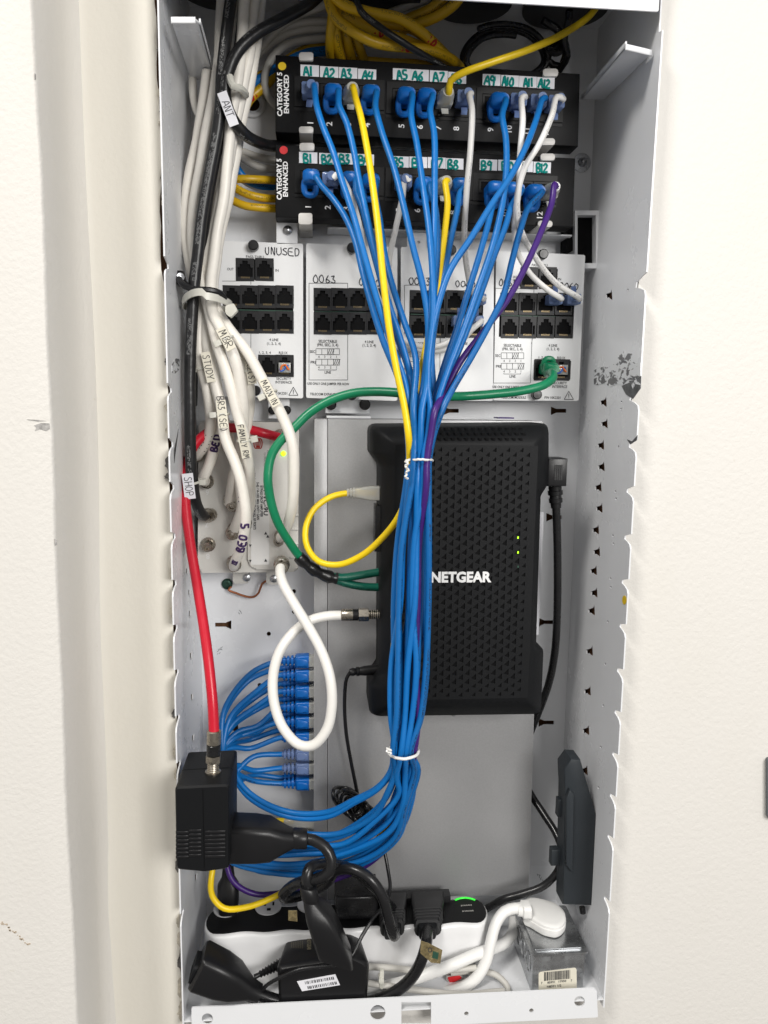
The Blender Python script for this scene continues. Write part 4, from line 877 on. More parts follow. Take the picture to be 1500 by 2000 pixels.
for i, (nm, style, u, v, colr, own) in enumerate(CAB):
    t = thing('patch_cable', P(u, v, YP), f'{names[colr]} patch cable in port {nm} with {look[style]}', 'patch cable', 'patch cables in the tied bundle')
    st = plug_front(t, style, u, v)
    pts = list(st); col_, row = slots[i]; nown = len(own); isA = nm[0] == 'A'
    yb = lambda r_: -.016+.0058*r_
    for k, (a, b) in enumerate(own):
        f = (b-v)/(800-v); f = max(0, min(1, f)); y0 = .056 if isA else .060
        y = y0+(yb(row)-y0)*f**.75
        if isA: y -= .010*math.sin(math.pi*f)
        pts.append(P(a, b, y))
    last = own[-1][1]
    for s_, (vv, cu_, hw) in enumerate(ST):
        if vv <= last+20: continue
        if nm == 'A3' and vv > 900: break
        cc = col_
        if nm == 'A3': cc = -1.05
        if s_ >= 4: cc = max(-1.05, min(1.05, cc+.33*shift[i][s_//2]))
        if nm == 'B12' and s_ < 7: cc = .70 if s_ < 4 else .40
        yy = yb(row)+.002*shift[i][s_]+(.004 if s_ >= 4 else 0)
        if nm == 'B12': yy = -.0195 if s_ < 4 else -.008
        pts.append(P(cu_+hw*cc, vv, yy))
    if nm == 'A3':
        pts[-1] = P(800, 897, -.010)
        pts += [P(*q) for q in ((797, 960, -.002), (778, 1010, .012), (747, 1050, .022), (706, 1085, .032), (660, 1103, .040), (622, 1096, .046), (600, 1068, .05), (597, 1032, .054), (612, 996, .058), (645, 971, .062), (680, 963, .064), (715, 963, .065))]
        PATH3 = pts
    else:
        o = turn[i]; q = row; yq = .004*(q-1.5)
        lerp = lambda a, b: a+(b-a)*o
        inner = o < .12
        if colr == 'yellow':
            pts += [P(*w) for w in ((785, 1530, .02), (765, 1600, .03), (710, 1665, .045), (640, 1700, .055), (585, 1722, .052), (535, 1752, .045), (480, 1772, .040), (438, 1774, .038), (414, 1748, .040), (414, 1705, .045), (430, 1650, .065), (470, 1618, .09), (530, 1604, .105))]
        elif colr == 'purple':
            pts += [P(*w) for w in ((797, 1540, .02), (778, 1625, .03), (715, 1690, .047), (640, 1722, .06), (560, 1742, .062), (498, 1746, .06), (456, 1722, .06), (442, 1685, .065), (440, 1640, .075), (452, 1615, .095), (490, 1608, .112), (545, 1610, .120))]
        else:
            if inner:
                du = 18*o/.12
                pts += [P(*w) for w in ((760+du*.4, 1505, .006+yq), (738, 1535+du*.3, .014+yq), (690, 1558+du*.6, .028), (640, 1577+du, .042), (575, 1579+du, .054), (518, 1560+du, .062), (477, 1530+du, .072), (455, 1497+du*.6, .084))]
                last_v = 1497
            else:
                j_ = shift[i]; pts += [P(w[0]+9*j_[10+z_], w[1]+9*j_[11+z_], w[2]) for z_, w in enumerate(((lerp(762, 812), 1510, .004+yq), (lerp(748, 806), lerp(1545, 1575), .010+yq), (lerp(716, 780), lerp(1575, 1640), .020+yq), (lerp(642, 706), lerp(1607, 1694), .034+yq), (lerp(566, 612), lerp(1612, 1718), .046+yq), (lerp(500, 510), lerp(1610, 1712), .054+yq), (lerp(458, 448), lerp(1588, 1680), .062+yq), (lerp(446, 420), lerp(1560, 1630), .070+yq), (lerp(450, 418), lerp(1535, 1560), .080)))]
                last_v = lerp(1535, 1560)
            pi = plug_of.get(i)
            if pi is not None: pst, pv = plugs[pi]; py = .108 if pi != 8 else .121
            else: pst = 'boot'; pv, py = rows2[back_n]; back_n += 1
            ce = plug_side(t, pst, pv, py)
            if pv < 1460:
                sw_ = rng.uniform(-10, 10); k = (1500-pv)/210
                pts += [P(*w) for w in ((428+sw_*.5+8*k, min(last_v-30, 1480-30*k), .088), (452+sw_-8*k+20*(1-k), (pv+1450)/2+15, .098), (496+sw_, pv+30+sw_, py-.004))]
            else:
                pts += [P(*w) for w in ((462, (last_v+pv)/2-3, .092), (495, pv-(4 if pv > 1510 else -6), py-.006))]
            pts += ce
    if colr == 'yellow' and nm != 'A3':
        bm = bmesh.new(); z = P(575, 1604, .105); XE = P(616, 1604, .108).x
        add_loft(bm, [sec(Vector((XE-.030, .105, z.z)), Vector((0, 1, 0)), ZU, .006, .005, .3), sec(Vector((XE-.019, .105, z.z)), Vector((0, 1, 0)), ZU, .009, .010, .2), sec(Vector((XE-.0005, .105, z.z)), Vector((0, 1, 0)), ZU, .0105, .012, .1)])
        from_bm('plug', bm, M['clear'], t, True, 40); pts.append(Vector((XE-.02, .105, z.z)))
    if colr == 'purple':
        plug_side(t, 'clear', 1612, .121)
    if nm == 'A3':
        bm = bmesh.new(); sc = S(.065); xe = P(744, 963, .065).x; z = P(744, 963, .065).z; YV = Vector((0, 1, 0))
        L = lambda px: Vector((xe-px*sc, .065, z))
        add_loft(bm, [sec(L(70), YV, ZU, .0065, 10*sc, .4), sec(L(48), YV, ZU, .0085, 20*sc, .3), sec(L(22), YV, ZU, .0110, 28*sc, .15), sec(L(0), YV, ZU, .0110, 28*sc, .1)])
        for a in (52, 58, 64): add_loft(bm, [sec(L(a), YV, ZU, .0098, 23*sc-(a-52)*.4*sc, .35), sec(L(a+3), YV, ZU, .0098, 22*sc-(a-52)*.4*sc, .35)])
        from_bm('plug', bm, M['clear'], t, True, 40); pts.append(L(8))
    cable('sheath', pts, RB if colr != 'yellow' else .0027, M[colr], t, 10, nm)

# white patch cables to the telecom modules, and the yellow one leaving at the top
for nm, style, u, v, own, (pu, pv), lab in (
 ('A8', 'frost', 903, 204, [(917, 185, .060), (922, 215, .052), (919, 290, .050), (911, 380, .056), (907, 470, .070), (913, 530, .080), (924, 572, .083)], (930, 590), 'white patch cable from port A8 to the third telecom module'),
 ('A10', 'frost', 1005, 210, [(1019, 192, .058), (1021, 235, .050), (1016, 300, .047), (1013, 370, .048), (1005, 440, .056), (1010, 490, .066), (1036, 535, .074), (1072, 568, .078)], (1077, 590), 'white patch cable from port A10 to the rightmost module'),
 ('A12', 'frost', 1077, 214, [(1087, 190, .058), (1078, 225, .050), (1054, 280, .045), (1024, 330, .043), (1010, 390, .046), (1016, 445, .054), (1044, 500, .066), (1086, 553, .078)], (1112, 590), 'white patch cable from port A12 to the last socket of the rightmost module'),
 ('B2', 'frost', 645, 361, [(660, 340, .064), (682, 375, .060), (702, 440, .066), (713, 500, .078), (740, 585, .090), (765, 640, .094), (800, 670, .094), (848, 678, .092), (885, 662, .088), (898, 640, .084)], (894, 632), 'white patch cable from port B2 looping to a lower socket of the third module'),
 ('B5', 'frost', 785, 366, [(791, 345, .066), (786, 385, .064), (772, 450, .072), (760, 510, .086), (758, 570, .095), (772, 630, .097), (806, 678, .095), (850, 686, .094), (895, 672, .090), (920, 645, .086)], (925, 632), 'white patch cable from port B5 looping behind the blue cables')):
    t = thing('patch_cable', P(u, v, YP), lab, 'patch cable', 'white patch cables to the modules')
    st = plug_front(t, style, u, v)
    en = plug_front(t, 'frost', pu, pv, YM+.002, up=True)
    cable('sheath', st+[P(*q) for q in own]+en[::-1], .0025, M['white_c'], t, 10, nm)
t = thing('patch_cable', P(866, 206, YP), 'yellow patch cable rising from port A7 to the upper right', 'patch cable')
st = plug_front(t, 'clear', 865, 206)
cable('sheath', st+[P(*q) for q in ((880, 158, .058), (905, 142, .052), (960, 122, .05), (1030, 98, .055), (1100, 66, .065), (1150, 32, .078), (1168, 5, .090), (1172, -30, .095))], .0028, M['yellow'], t, 10, 'A7')

# twist ties round the bundle
def ring_tie(label, u, v, hw, hd, yc, tilt, tail, r):
    t = thing('twist_tie', P(u, v, yc), label, 'twist tie', 'white twist ties round the blue bundle')
    c = P(u, v, yc); s = S(yc); pts = []
    for i in range(36):
        a = 2*math.pi*i/36; x = math.cos(a)*hw*s; yy = math.sin(a)*hd
        pts.append(c+Vector((x, yy, tilt*x*1.0+random.uniform(-.0003, .0003)+.0018*math.sin(a)*(-1 if tilt < .1 else 1))))
    bm = bmesh.new(); add_tube(bm, pts, r, 7, closed=True); from_bm('loop', bm, M['twist'], t, True)
    bm = bmesh.new(); q = spline([P(*p) for p in tail], .001); w = [p+Vector((math.sin(k*1.9)*.0007, math.cos(k*1.9)*.0007, 0)) for k, p in enumerate(q)]; add_tube(bm, w, .0009, 6); from_bm('twisted_ends', bm, M['twist'], t, True)
ring_tie('thin white twist tie with knotted ends around the bundle over the modem', 820, 899, 24.5, .0165, -.0065, -.02, [(799, 898, -.024), (792, 901, -.026), (797, 906, -.026), (791, 911, -.026), (797, 916, -.025), (794, 924, -.024), (792, 930, -.023), (796, 935, -.022)], .00095)
ring_tie('wider white twist tie around the bundle below the modem', 788, 1467, 31, .0175, -.005, .06, [(764, 1467, -.021), (757, 1462, -.021), (755, 1467, -.021), (760, 1470, -.021), (766, 1472, -.022)], .0012)

# ------------------------------------------------------------------ coaxial cables on the left
RC = .0045
def tag_flag(parent, key, v, text, length=52, mname='tag', pen='pen', h=12, side=-1, flip=False, off=0, lift=.0004, w=17, tie=True):
    """nylon marker plate tied to a cable at picture row v, with its tie head and handwriting"""
    path, r = PATHS[key]; s0 = s_at(key, v); fn = on_tube(key, s0)
    c = fn(0, 0, 1.0); dn = (fn(.004, 0, 1)-fn(-.004, 0, 1)).normalized()
    toc = (CP-c).normalized(); b = dn.cross(toc).normalized()      # b points to the picture's left for a cable running down
    n = b.cross(dn).normalized()
    if n.dot(toc) < 0: n = -n
    sc = (c-CP).dot(CF)/FPX; L, Wd = length*sc, w*sc; o = c+n*lift+b*off*sc
    q = [o-dn*L/2-b*Wd/2, o+dn*L/2-b*Wd/2, o+dn*L/2+b*Wd/2, o-dn*L/2+b*Wd/2]
    t = prism('tag', q, n*.0012, M[mname], parent, .0005)
    t['label'] = f'cable tag handwritten {text}'
    bm = bmesh.new(); ring = []; tie_ = tie
    for i in range(24):
        a = 2*math.pi*i/24; ring.append(c-n*r+dn*0+(n*math.cos(a)+b*math.sin(a))*(r+.0011))
    add_tube(bm, ring, .0011, 6, closed=True)
    hd = c-n*r*.4+b*side*(r+.003); add_loft(bm, [sec(hd-dn*.0022, b, n, .006, .0042, .25), sec(hd+dn*.0022, b, n, .006, .0042, .25)])
    from_bm('tie', bm, M['nylon'], t, True, 50) if tie_ else bm.free()
    bm = bmesh.new(); tp = o+n*.0013; sg = -1 if flip else 1
    add_hand(bm, text, lambda x, y: tp+dn*x*sg-b*y*sg*-1*-1, h*sc, .62*sc*1.1, .04, .12); from_bm('handwriting', bm, M[pen], t, True)
def tube_text(parent, key, v, text, h, pen=.0008, mname='violet_pen', flip=False, gap=.2):
    s0 = s_at(key, v); fn = on_tube(key, s0); sg = -1 if flip else 1; bm = bmesh.new()
    add_hand(bm, text, lambda x, y: fn(x*sg, y*sg, 1.0), h, pen, .05, gap); from_bm('handwriting', bm, M[mname], parent, True)
def fconn(name, a, b, r, parent, k=1):           # compression connector from a (cable end) to b (port)
    d = (b-a); L = d.length
    return lathe(name, [(0, r*1.12), (L*.1, r*1.28), (L*.45, r*1.28), (L*.5, r*1.1), (L*.55, r*1.5), (L*.85, r*1.5), (L, r*1.4)], a, d, M['nickel'], parent, 12)
COAX = [
 ('STUDY', [(500, -30, .07), (489, 80, .068), (474, 170, .066), (455, 270, .066), (432, 380, .066), (412, 480, .066), (397, 560, .062), (392, 600, .060), (388, 660, .058), (395, 720, .058), (407, 775, .060), (411, 825, .066), (404, 862, .074), (388, 886, .084), (383, 892, .098)], 'cream coax cable tagged STUDY'),
 ('BR3', [(512, -30, .08), (500, 80, .078), (486, 170, .076), (466, 270, .075), (446, 380, .074), (424, 490, .070), (404, 570, .064), (400, 605, .060), (405, 680, .056), (419, 740, .054), (430, 790, .052), (438, 850, .050), (458, 900, .048), (476, 958, .048), (479, 1010, .050), (472, 1062, .060), (458, 1100, .078), (456, 1108, .092)], 'cream coax cable tagged BR3 (SE) and written BED 5'),
 ('FAMILY', [(436, -30, .075), (430, 60, .073), (424, 150, .070), (410, 230, .068), (390, 330, .068), (377, 430, .068), (386, 530, .060), (402, 585, .052), (416, 640, .046), (435, 700, .044), (452, 760, .044), (465, 815, .046), (480, 870, .050), (488, 930, .062), (488, 985, .080), (476, 1030, .092)], 'cream coax cable tagged FAMILY RM'),
 ('MBR', [(478, -30, .064), (472, 80, .062), (462, 170, .060), (448, 270, .060), (437, 380, .060), (420, 490, .058), (411, 575, .050), (414, 610, .044), (433, 645, .040), (452, 682, .040), (466, 725, .042), (473, 780, .046), (474, 835, .056), (468, 880, .070), (452, 950, .086), (447, 984, .095)], 'cream coax cable tagged MBR'),
 ('MAIN', [(470, -30, .10), (462, 90, .098), (452, 180, .096), (440, 280, .09), (430, 400, .082), (422, 500, .070), (417, 575, .056), (424, 605, .050), (446, 640, .048), (481, 688, .046), (511, 737, .044), (533, 778, .042), (549, 806, .040), (563, 838, .038), (571, 874, .038), (574, 926, .040), (572, 978, .046), (566, 1014, .056), (554, 1042, .072), (546, 1052, .088)], 'cream coax cable tagged MAIN IN curving down to the amplifier'),
 ('BR2', [(405, 140, .085), (399, 190, .082), (387, 260, .080), (372, 340, .078), (362, 430, .076), (369, 510, .072), (393, 585, .066), (415, 615, .060), (447, 655, .056), (474, 695, .056), (486, 745, .058), (487, 800, .064), (478, 855, .074), (462, 900, .082), (455, 960, .09), (454, 985, .096)], 'cream coax cable tagged BR2 (S) partly behind the others'),
 ('BED', [(455, 150, .10), (440, 250, .1), (425, 360, .095), (412, 480, .085), (404, 580, .072), (408, 650, .070), (420, 740, .072), (430, 810, .074), (424, 855, .074), (410, 905, .076), (397, 935, .082), (403, 942, .094)], 'cream coax cable written BED ending at the upper left port'),
 ('PORT', [(410, 300, .09), (398, 420, .088), (392, 520, .085), (396, 600, .078), (410, 690, .078), (428, 780, .08), (448, 860, .080), (466, 930, .080), (472, 990, .082), (462, 1022, .088), (455, 1040, .096)], 'cream coax cable ending at the middle port of the amplifier'),
]
coax_t = {}
for key, pts, lab in COAX:
    t = thing('coax_cable', P(*pts[-1]), lab, 'coax cable', 'cream coax cables'); coax_t[key] = t
    cable('jacket', pts, RC, M['coax'], t, 12, key, .0004)
    a, b = P(*pts[-2]), P(*pts[-1]); d = (b-a).normalized()
    lathe('connector', [(-.002, RC*1.05), (0, RC*1.22), (.004, RC*1.22), (.0045, RC*1.35), (.009, RC*1.35)], b-d*.004, Vector((0, 1, 0)), M['nickel'], t, 14)
tag_flag(coax_t['STUDY'], 'STUDY', 722, 'STUDY', 58, side=1, off=-13, h=13, lift=.006)
tag_flag(coax_t['MBR'], 'MBR', 660, 'MBR', 46, side=1, h=15, w=19)
tag_flag(coax_t['MAIN'], 'MAIN', 768, 'MAIN IN', 58, side=1, h=12)
tag_flag(coax_t['BR3'], 'BR3', 806, 'BR3 (SE)', 54, side=1, h=13, w=19)
tag_flag(coax_t['FAMILY'], 'FAMILY', 862, 'FAMILY RM', 66, side=-1, h=11, w=18, off=3)
tag_flag(coax_t['BR2'], 'BR2', 722, 'BR2(S)', 52, side=1, off=-6, h=12)
tube_text(coax_t['BR3'], 'BR3', 1047, 'BED 5', .0066, .0010, flip=True, gap=.35)
tube_text(coax_t['BED'], 'BED', 862, 'BED', .0055, .0009, flip=True, gap=.3)
tube_text(coax_t['STUDY'], 'STUDY', 858, 'IIIII', .0060, .0005, 'pen', gap=.4)
tube_text(coax_t['PORT'], 'PORT', 960, 'IIIII', .0062, .0006, gap=.35)
tube_text(coax_t['BR3'], 'BR3', 1090, 'III', .0055, .0011, gap=.12)
t = thing('coax_cable', P(405, 1004, YA), 'black coax cable with a white SHOP tag beside the red cable', 'coax cable', 'black coax cables')
cable('jacket', [(455, -30, .062), (443, 60, .058), (433, 150, .054), (431, 200, .054), (424, 260, .054), (409, 340, .054), (395, 420, .052), (386, 500, .050), (379, 560, .048), (374, 640, .048), (371, 720, .048), (371, 800, .048), (372, 880, .050), (376, 940, .054), (384, 985, .066), (396, 1006, .082), (404, 1008, .094)], .0047, M['bcoax'], t, 12, 'SHOP')
lathe('connector', [(-.004, .0049), (0, .0056), (.004, .0056), (.0045, .0060), (.009, .0060)], P(404, 1008, .089), Vector((.3, 1, 0)), M['nickel'], t, 14)
tag_flag(t, 'SHOP', 939, 'SHOP', 54, mname='paper', side=-1, off=8, h=14, w=21, lift=.004)
t = thing('coax_cable', P(540, 283, .08), 'black coax cable looping behind the upper patch panel with a white handwritten tag', 'coax cable', 'black coax cables')
cable('jacket', [(640, -25, .075), (606, 6, .070), (550, 38, .062), (500, 66, .056), (465, 100, .052), (445, 145, .050), (440, 190, .050), (452, 228, .052), (478, 262, .060), (510, 280, .082), (535, 285, .104), (575, 285, .116), (640, 282, .118), (740, 276, .118), (830, 280, .118), (930, 285, .120)], .0046, M['bcoax'], t, 12, 'ANT')
tag_flag(t, 'ANT', 216, 'ANT', 62, mname='paper', h=14, w=19, tie=False)
t = thing('coax_cable', P(395, 520, .07), 'thick black cable lying between the cream coax cables', 'coax cable', 'black coax cables')
cable('jacket', [(480, -30, .085), (472, 70, .082), (458, 150, .080), (436, 230, .074), (420, 300, .062), (405, 380, .060), (397, 440, .062), (390, 510, .068), (385, 560, .070), (382, 620, .075), (376, 700, .085), (374, 790, .10)], .0052, M['bcoax'], t, 12, 'THK')
t = thing('coax_cable', P(380, 180, .09), 'thin white cable curving out from under the left bracket', 'coax cable')
cable('jacket', [(376, 150, .105), (377, 180, .103), (383, 212, .098), (396, 236, .092), (404, 270, .090), (402, 330, .090), (396, 400, .090), (390, 480, .090)], .0034, M['coax'], t, 10)
# ties and clamp
t = thing('cable_tie', P(405, 590, .05), 'white nylon cable tie cinched round the cream coax bundle', 'cable tie')
bm = bmesh.new(); ring = []
c = P(405, 592, .056); sx = S(.056)
for i in range(40):
    a = 2*math.pi*i/40; ring.append(c+Vector((math.cos(a)*43*sx, math.sin(a)*.027, (.0045*math.cos(a)*-.2)+.006*(abs(math.cos(a))**2*-1+.5)*(1 if math.cos(a) < 0 else .1)-math.sin(a)*.002)))
rings = []
for i, p in enumerate(ring):
    o = (p-c); o.z = 0; o.normalize(); rings.append([bm.verts.new(p+o*k+Vector((0, 0, z))) for k, z in ((0, -.0028), (.0012, -.0028), (.0012, .0028), (0, .0028))])
for i in range(40):
    for k in range(4): bm.faces.new((rings[i][k], rings[i][(k+1) % 4], rings[(i+1) % 40][(k+1) % 4], rings[(i+1) % 40][k]))
from_bm('strap', bm, M['nylon'], t, True, 50)
prism('head', pp(rpoly([(440, 597), (456, 592), (464, 606), (450, 620), (440, 612)], 2), .034), .008, M['nylon'], t, .001)
t = thing('cable_clamp', PX(346, 545, .001), 'black plastic cable clamp screwed to the left side of the enclosure', 'clamp')
bm = bmesh.new(); add_loft(bm, [sec(P(*q), XR, Vector((0, 1, 0)), .010, .010, .4) for q in ((346, 530, .055), (352, 548, .05), (362, 560, .045))]); from_bm('base', bm, M['black'], t, True)
bm = bmesh.new(); add_tube(bm, spline([P(*q) for q in ((346, 540, .048), (360, 558, .036), (385, 566, .032), (410, 567, .032), (430, 573, .036), (440, 588, .046))]), .0026, 8); from_bm('strap', bm, M['black'], t, True)
lathe('screw', [(0, .0034), (.0015, .003), (.002, 0)], P(352, 541, .046), Vector((.5, -1, 0)), M['screw'], t)
t = thing('cable_tie', P(458, 165, .06), 'small white clip holding the cables beside the upper patch panel', 'cable tie')
bm = bmesh.new(); add_tube(bm, spline([P(*q) for q in ((449, 150, .046), (455, 168, .042), (468, 172, .046), (480, 184, .06), (472, 190, .08))]), .0028, 8); from_bm('strap', bm, M['nylon'], t, True)

# red power-over-coax cable
t = thing('coax_cable', P(418, 1425, .0), 'red coax cable running from the amplifier down to the black power inserter', 'coax cable')
cable('jacket', [(552, 856, .09), (540, 853, .078), (515, 846, .072), (480, 838, .074), (440, 836, .078), (405, 846, .074), (378, 872, .066), (364, 920, .058), (362, 975, .050), (370, 1050, .040), (383, 1130, .028), (396, 1210, .014), (407, 1290, .000), (415, 1370, -.010), (418, 1428, -.014)], .0041, M['red'], t, 12, 'RED')
a, b = P(418, 1426, -.014), P(416, 1511, -.014); d = b-a; L = d.length
lathe('connector', [(0, .0046), (L*.02, .0056), (L*.30, .0056), (L*.32, .005)], a, d, M['nickel'], t, 20)
lathe('black_collar', [(L*.32, .0052), (L*.33, .0055), (L*.55, .0055), (L*.56, .005)], a, d, M['black_gloss'], t, 20)
lathe('hex_nut', [(L*.56, .0050), (L*.565, .0062), (L*.72, .0062), (L*.73, .0048)], a, d, M['nickel'], t, 6, False)
lathe('threaded_end', [(L*.73, .0046)]+[(L*(.74+.02*i), .0047 if i % 2 else .0043) for i in range(10)]+[(L*.94, .0062), (L*.99, .0062)], a, d, M['nickel'], t, 18)

# green security cable, spliced into two
t = thing('security_cable', P(1068, 726, YM), 'green cable from the rightmost module to a black spliced joint', 'cable')
plug_front(t, 'boot', 1066, 724, YM, 'green', up=True)
cable('jacket', [(1069, 730, .090), (1078, 728, .070), (1080, 738, .060), (1062, 752, .052), (1020, 763, .048), (960, 770, .044), (900, 774, .040), (850, 773, .030), (800, 769, .026), (740, 765, .034), (690, 768, .042), (645, 782, .044), (605, 806, .044), (573, 837, .042), (549, 860, .041), (532, 885, .040), (525, 910, .039), (523, 937, .038), (526, 964, .040), (534, 998, .042), (545, 1026, .045), (562, 1054, .050), (583, 1084, .056), (600, 1100, .058)], .0037, M['green'], t, 12, 'GREEN')
bm = bmesh.new(); add_tube(bm, spline([P(*q) for q in ((583, 1087, .055), (600, 1103, .057), (622, 1118, .060), (644, 1127, .062), (658, 1130, .063))]), lambda k: .0052+.0008*math.sin(k*19), 12); from_bm('taped_joint', bm, M['tape'], t, True)
cable('branch', [(648, 1126, .062), (668, 1128, .064), (700, 1124, .066), (742, 1117, .068), (750, 1116, .068)], .0036, M['dgreen'], t, 10)
cable('branch', [(648, 1129, .064), (672, 1138, .066), (705, 1145, .068), (742, 1147, .070), (750, 1147, .070)], .0036, M['dgreen'], t, 10)

# white coax loop from the amplifier to the modem
t = thing('coax_cable', P(548, 1100, YA), 'bright white coax cable making a hanging loop between amplifier and modem', 'coax cable')
cable('jacket', [(550, 1100, .080), (547, 1116, .068), (553, 1140, .056), (574, 1178, .044), (601, 1222, .034), (628, 1272, .026), (645, 1325, .020), (648, 1380, .018), (638, 1425, .018), (612, 1455, .020), (585, 1455, .024), (555, 1425, .030), (537, 1380, .036), (533, 1325, .040), (545, 1275, .044), (572, 1236, .050), (605, 1212, .056), (640, 1203, .060), (668, 1202, .062)], .0043, M['white_coax'], t, 14, 'LOOP')
fconn('connector', P(550, 1110, .072), P(550, 1099, .090), .0048, t)
a, b = P(666, 1201, .062), P(742, 1200, .062); d = b-a; L = d.length
lathe('connector', [(0, .0048), (.001, .0054), (L*.30, .0054), (L*.31, .005)], a, d, M['nickel'], t, 20)
lathe('black_collar', [(L*.31, .0052), (L*.44, .0052)], a, d, M['black_gloss'], t, 20)
lathe('hex_nut', [(L*.44, .005), (L*.45, .0060), (L*.70, .0060), (L*.72, .0044)], a, d, M['nickel'], t, 6, False)
lathe('threaded_end', [(L*(.72+.025*i), .0042 if i % 2 else .0038) for i in range(12)], a, d, M['nickel'], t, 16)

# ------------------------------------------------------------------ old runs in the shaded top of the enclosure
def run(label, pts, r, mname, group, name='wall_cable', marks=0):
    t = thing(name, P(*pts[-1]), label, 'cable', group); k = label; cable('jacket', pts, r, M[mname], t, 9, k)
    if marks:
        s0 = s_at(k, marks); bm = bmesh.new(); fn = on_tube(k, s0); add_hand(bm, '10', lambda x, y: fn(x, y, 1.0), .006, .0009, .06, .3); from_bm('red_mark', bm, M['red_ink'], t, True)
gy = 'ochre yellow cables behind the upper patch panel'
for lab, pts, mk in (
 ('ochre cable dropping straight behind label A2, leftmost of the yellow group', [(655, -20, .07), (649, 40, .074), (645, 80, .085), (648, 135, .118)], 0),
 ('ochre cable dropping behind label A3', [(662, -15, .074), (655, 50, .078), (660, 90, .09), (675, 140, .12)], 0),
 ('ochre cable dropping between labels A3 and A4', [(668, -10, .08), (672, 50, .086), (680, 90, .095), (695, 140, .122)], 0),
 ('ochre cable dropping behind label A4', [(675, 10, .09), (690, 60, .094), (702, 95, .1), (720, 140, .122)], 0),
 ('ochre cable sweeping low across the group to the right with a red mark', [(640, -8, .065), (652, 30, .066), (690, 62, .068), (735, 84, .072), (790, 92, .080), (840, 98, .088), (885, 118, .105), (905, 140, .12)], 92),
 ('ochre cable arching highest across the group and marked 10', [(645, -15, .062), (670, 8, .062), (720, 24, .064), (780, 36, .070), (825, 64, .080), (855, 92, .092), (885, 125, .112), (895, 145, .122)], 76),
 ('ochre cable crossing under the highest arch', [(690, 18, .080), (740, 42, .084), (800, 54, .09), (840, 80, .1), (875, 115, .115), (890, 145, .124)], 0),
 ('ochre cable crossing behind the thin black cable with a red mark', [(660, 24, .078), (700, 42, .080), (740, 62, .084), (800, 82, .092), (860, 112, .108), (880, 145, .122)], 62),
 ('ochre cable rising to the right towards the third top hole', [(780, 60, .10), (815, 47, .098), (850, 34, .094), (888, 8, .085), (905, -15, .08)], 0),
 ('ochre cable rising beside the grey cables to the third top hole', [(770, 52, .105), (800, 36, .102), (840, 18, .096), (870, -6, .09)], 0),
 ('ochre cable lying flat along the top edge of the upper patch panel', [(640, 128, .122), (700, 118, .112), (760, 121, .110), (820, 124, .112), (860, 135, .122)], 0),
 ('ochre cable left of the upper patch panel with red marks', [(640, 82, .12), (600, 96, .118), (560, 120, .116), (520, 165, .112), (486, 196, .110), (472, 230, .112), (462, 290, .12)], 188),
 ('ochre cable under the blue one at the left of the upper panel', [(650, 88, .124), (610, 104, .124), (575, 116, .122), (530, 140, .12), (490, 160, .12), (470, 190, .124)], 0)):
    run(lab, pts, .0042 if 'flat' not in lab else .003, 'old_yellow', gy, marks=mk)
gl = 'yellow cables entering the lower patch panel'
for lab, pts in (('topmost yellow cable entering behind the lower patch panel, with a red mark', [(446, 356, .10), (462, 350, .098), (490, 350, .098), (560, 354, .115)]),
 ('middle yellow cable entering behind the lower patch panel', [(448, 352, .108), (456, 364, .10), (480, 378, .098), (510, 386, .1), (560, 388, .115)]),
 ('lowest yellow cable entering behind the lower patch panel', [(440, 380, .11), (452, 390, .104), (480, 402, .1), (515, 406, .102), (560, 408, .115)])):
    run(lab, pts, .0034, 'old_yellow', gl)
gg = 'grey cables curving behind the coax bundle'
for lab, pts in (('grey cable arching highest beside the black loop', [(660, -5, .085), (625, 14, .09), (580, 30, .095), (540, 58, .1), (505, 98, .108), (478, 140, .114), (462, 190, .12)]),
 ('grey cable arching second from the top', [(652, 42, .10), (610, 42, .1), (565, 50, .102), (520, 80, .108), (492, 110, .114), (470, 160, .12)]),
 ('grey cable arching third from the top', [(650, 56, .104), (605, 56, .104), (560, 66, .106), (520, 92, .112), (490, 122, .118), (470, 175, .122)]),
 ('grey cable arching lowest and bending down beside the upper panel', [(650, 74, .108), (600, 78, .108), (560, 88, .108), (532, 112, .108), (517, 150, .108), (520, 180, .11), (540, 206, .118), (560, 215, .124)]),
 ('upper grey cable rising to the right behind the yellow group', [(744, 32, .11), (790, 14, .106), (850, -8, .10)]),
 ('lower grey cable rising to the right behind the yellow group', [(775, 34, .112), (820, 20, .108), (880, -6, .102)]),
 ('topmost grey cable entering beside the lower panel', [(440, 300, .124), (470, 296, .12), (500, 306, .12), (560, 318, .125)]),
 ('middle grey cable entering beside the lower panel', [(445, 296, .122), (475, 310, .116), (505, 326, .118), (560, 334, .125)]),
 ('lowest grey cable entering beside the lower panel', [(450, 330, .122), (480, 355, .118), (510, 368, .12), (560, 374, .125)])):
    run(lab, pts, .0033, 'grey_c', gg)
run('blue cable passing diagonally left of the upper patch panel', [(650, 98, .12), (600, 104, .116), (560, 122, .114), (520, 148, .112), (484, 172, .114), (466, 205, .12)], .0040, 'blue', 'old blue cables')
run('blue cable curving into the back beside the lower patch panel', [(452, 306, .112), (462, 328, .110), (482, 352, .112), (515, 364, .118), (560, 368, .126)], .0034, 'blue', 'old blue cables')
t = thing('wall_cable', P(860, 120, .06), 'thin black cable crossing in front of the yellow group', 'cable')
cable('jacket', [(690, -15, .060), (705, 22, .060), (745, 55, .062), (790, 85, .068), (835, 112, .080), (880, 138, .105)], .0027, M['bcoax'], t, 9)
t = thing('cord_coil', P(990, 95, .11), 'coil of thin black cord hanging in the upper right of the enclosure', 'cord')
pts = []
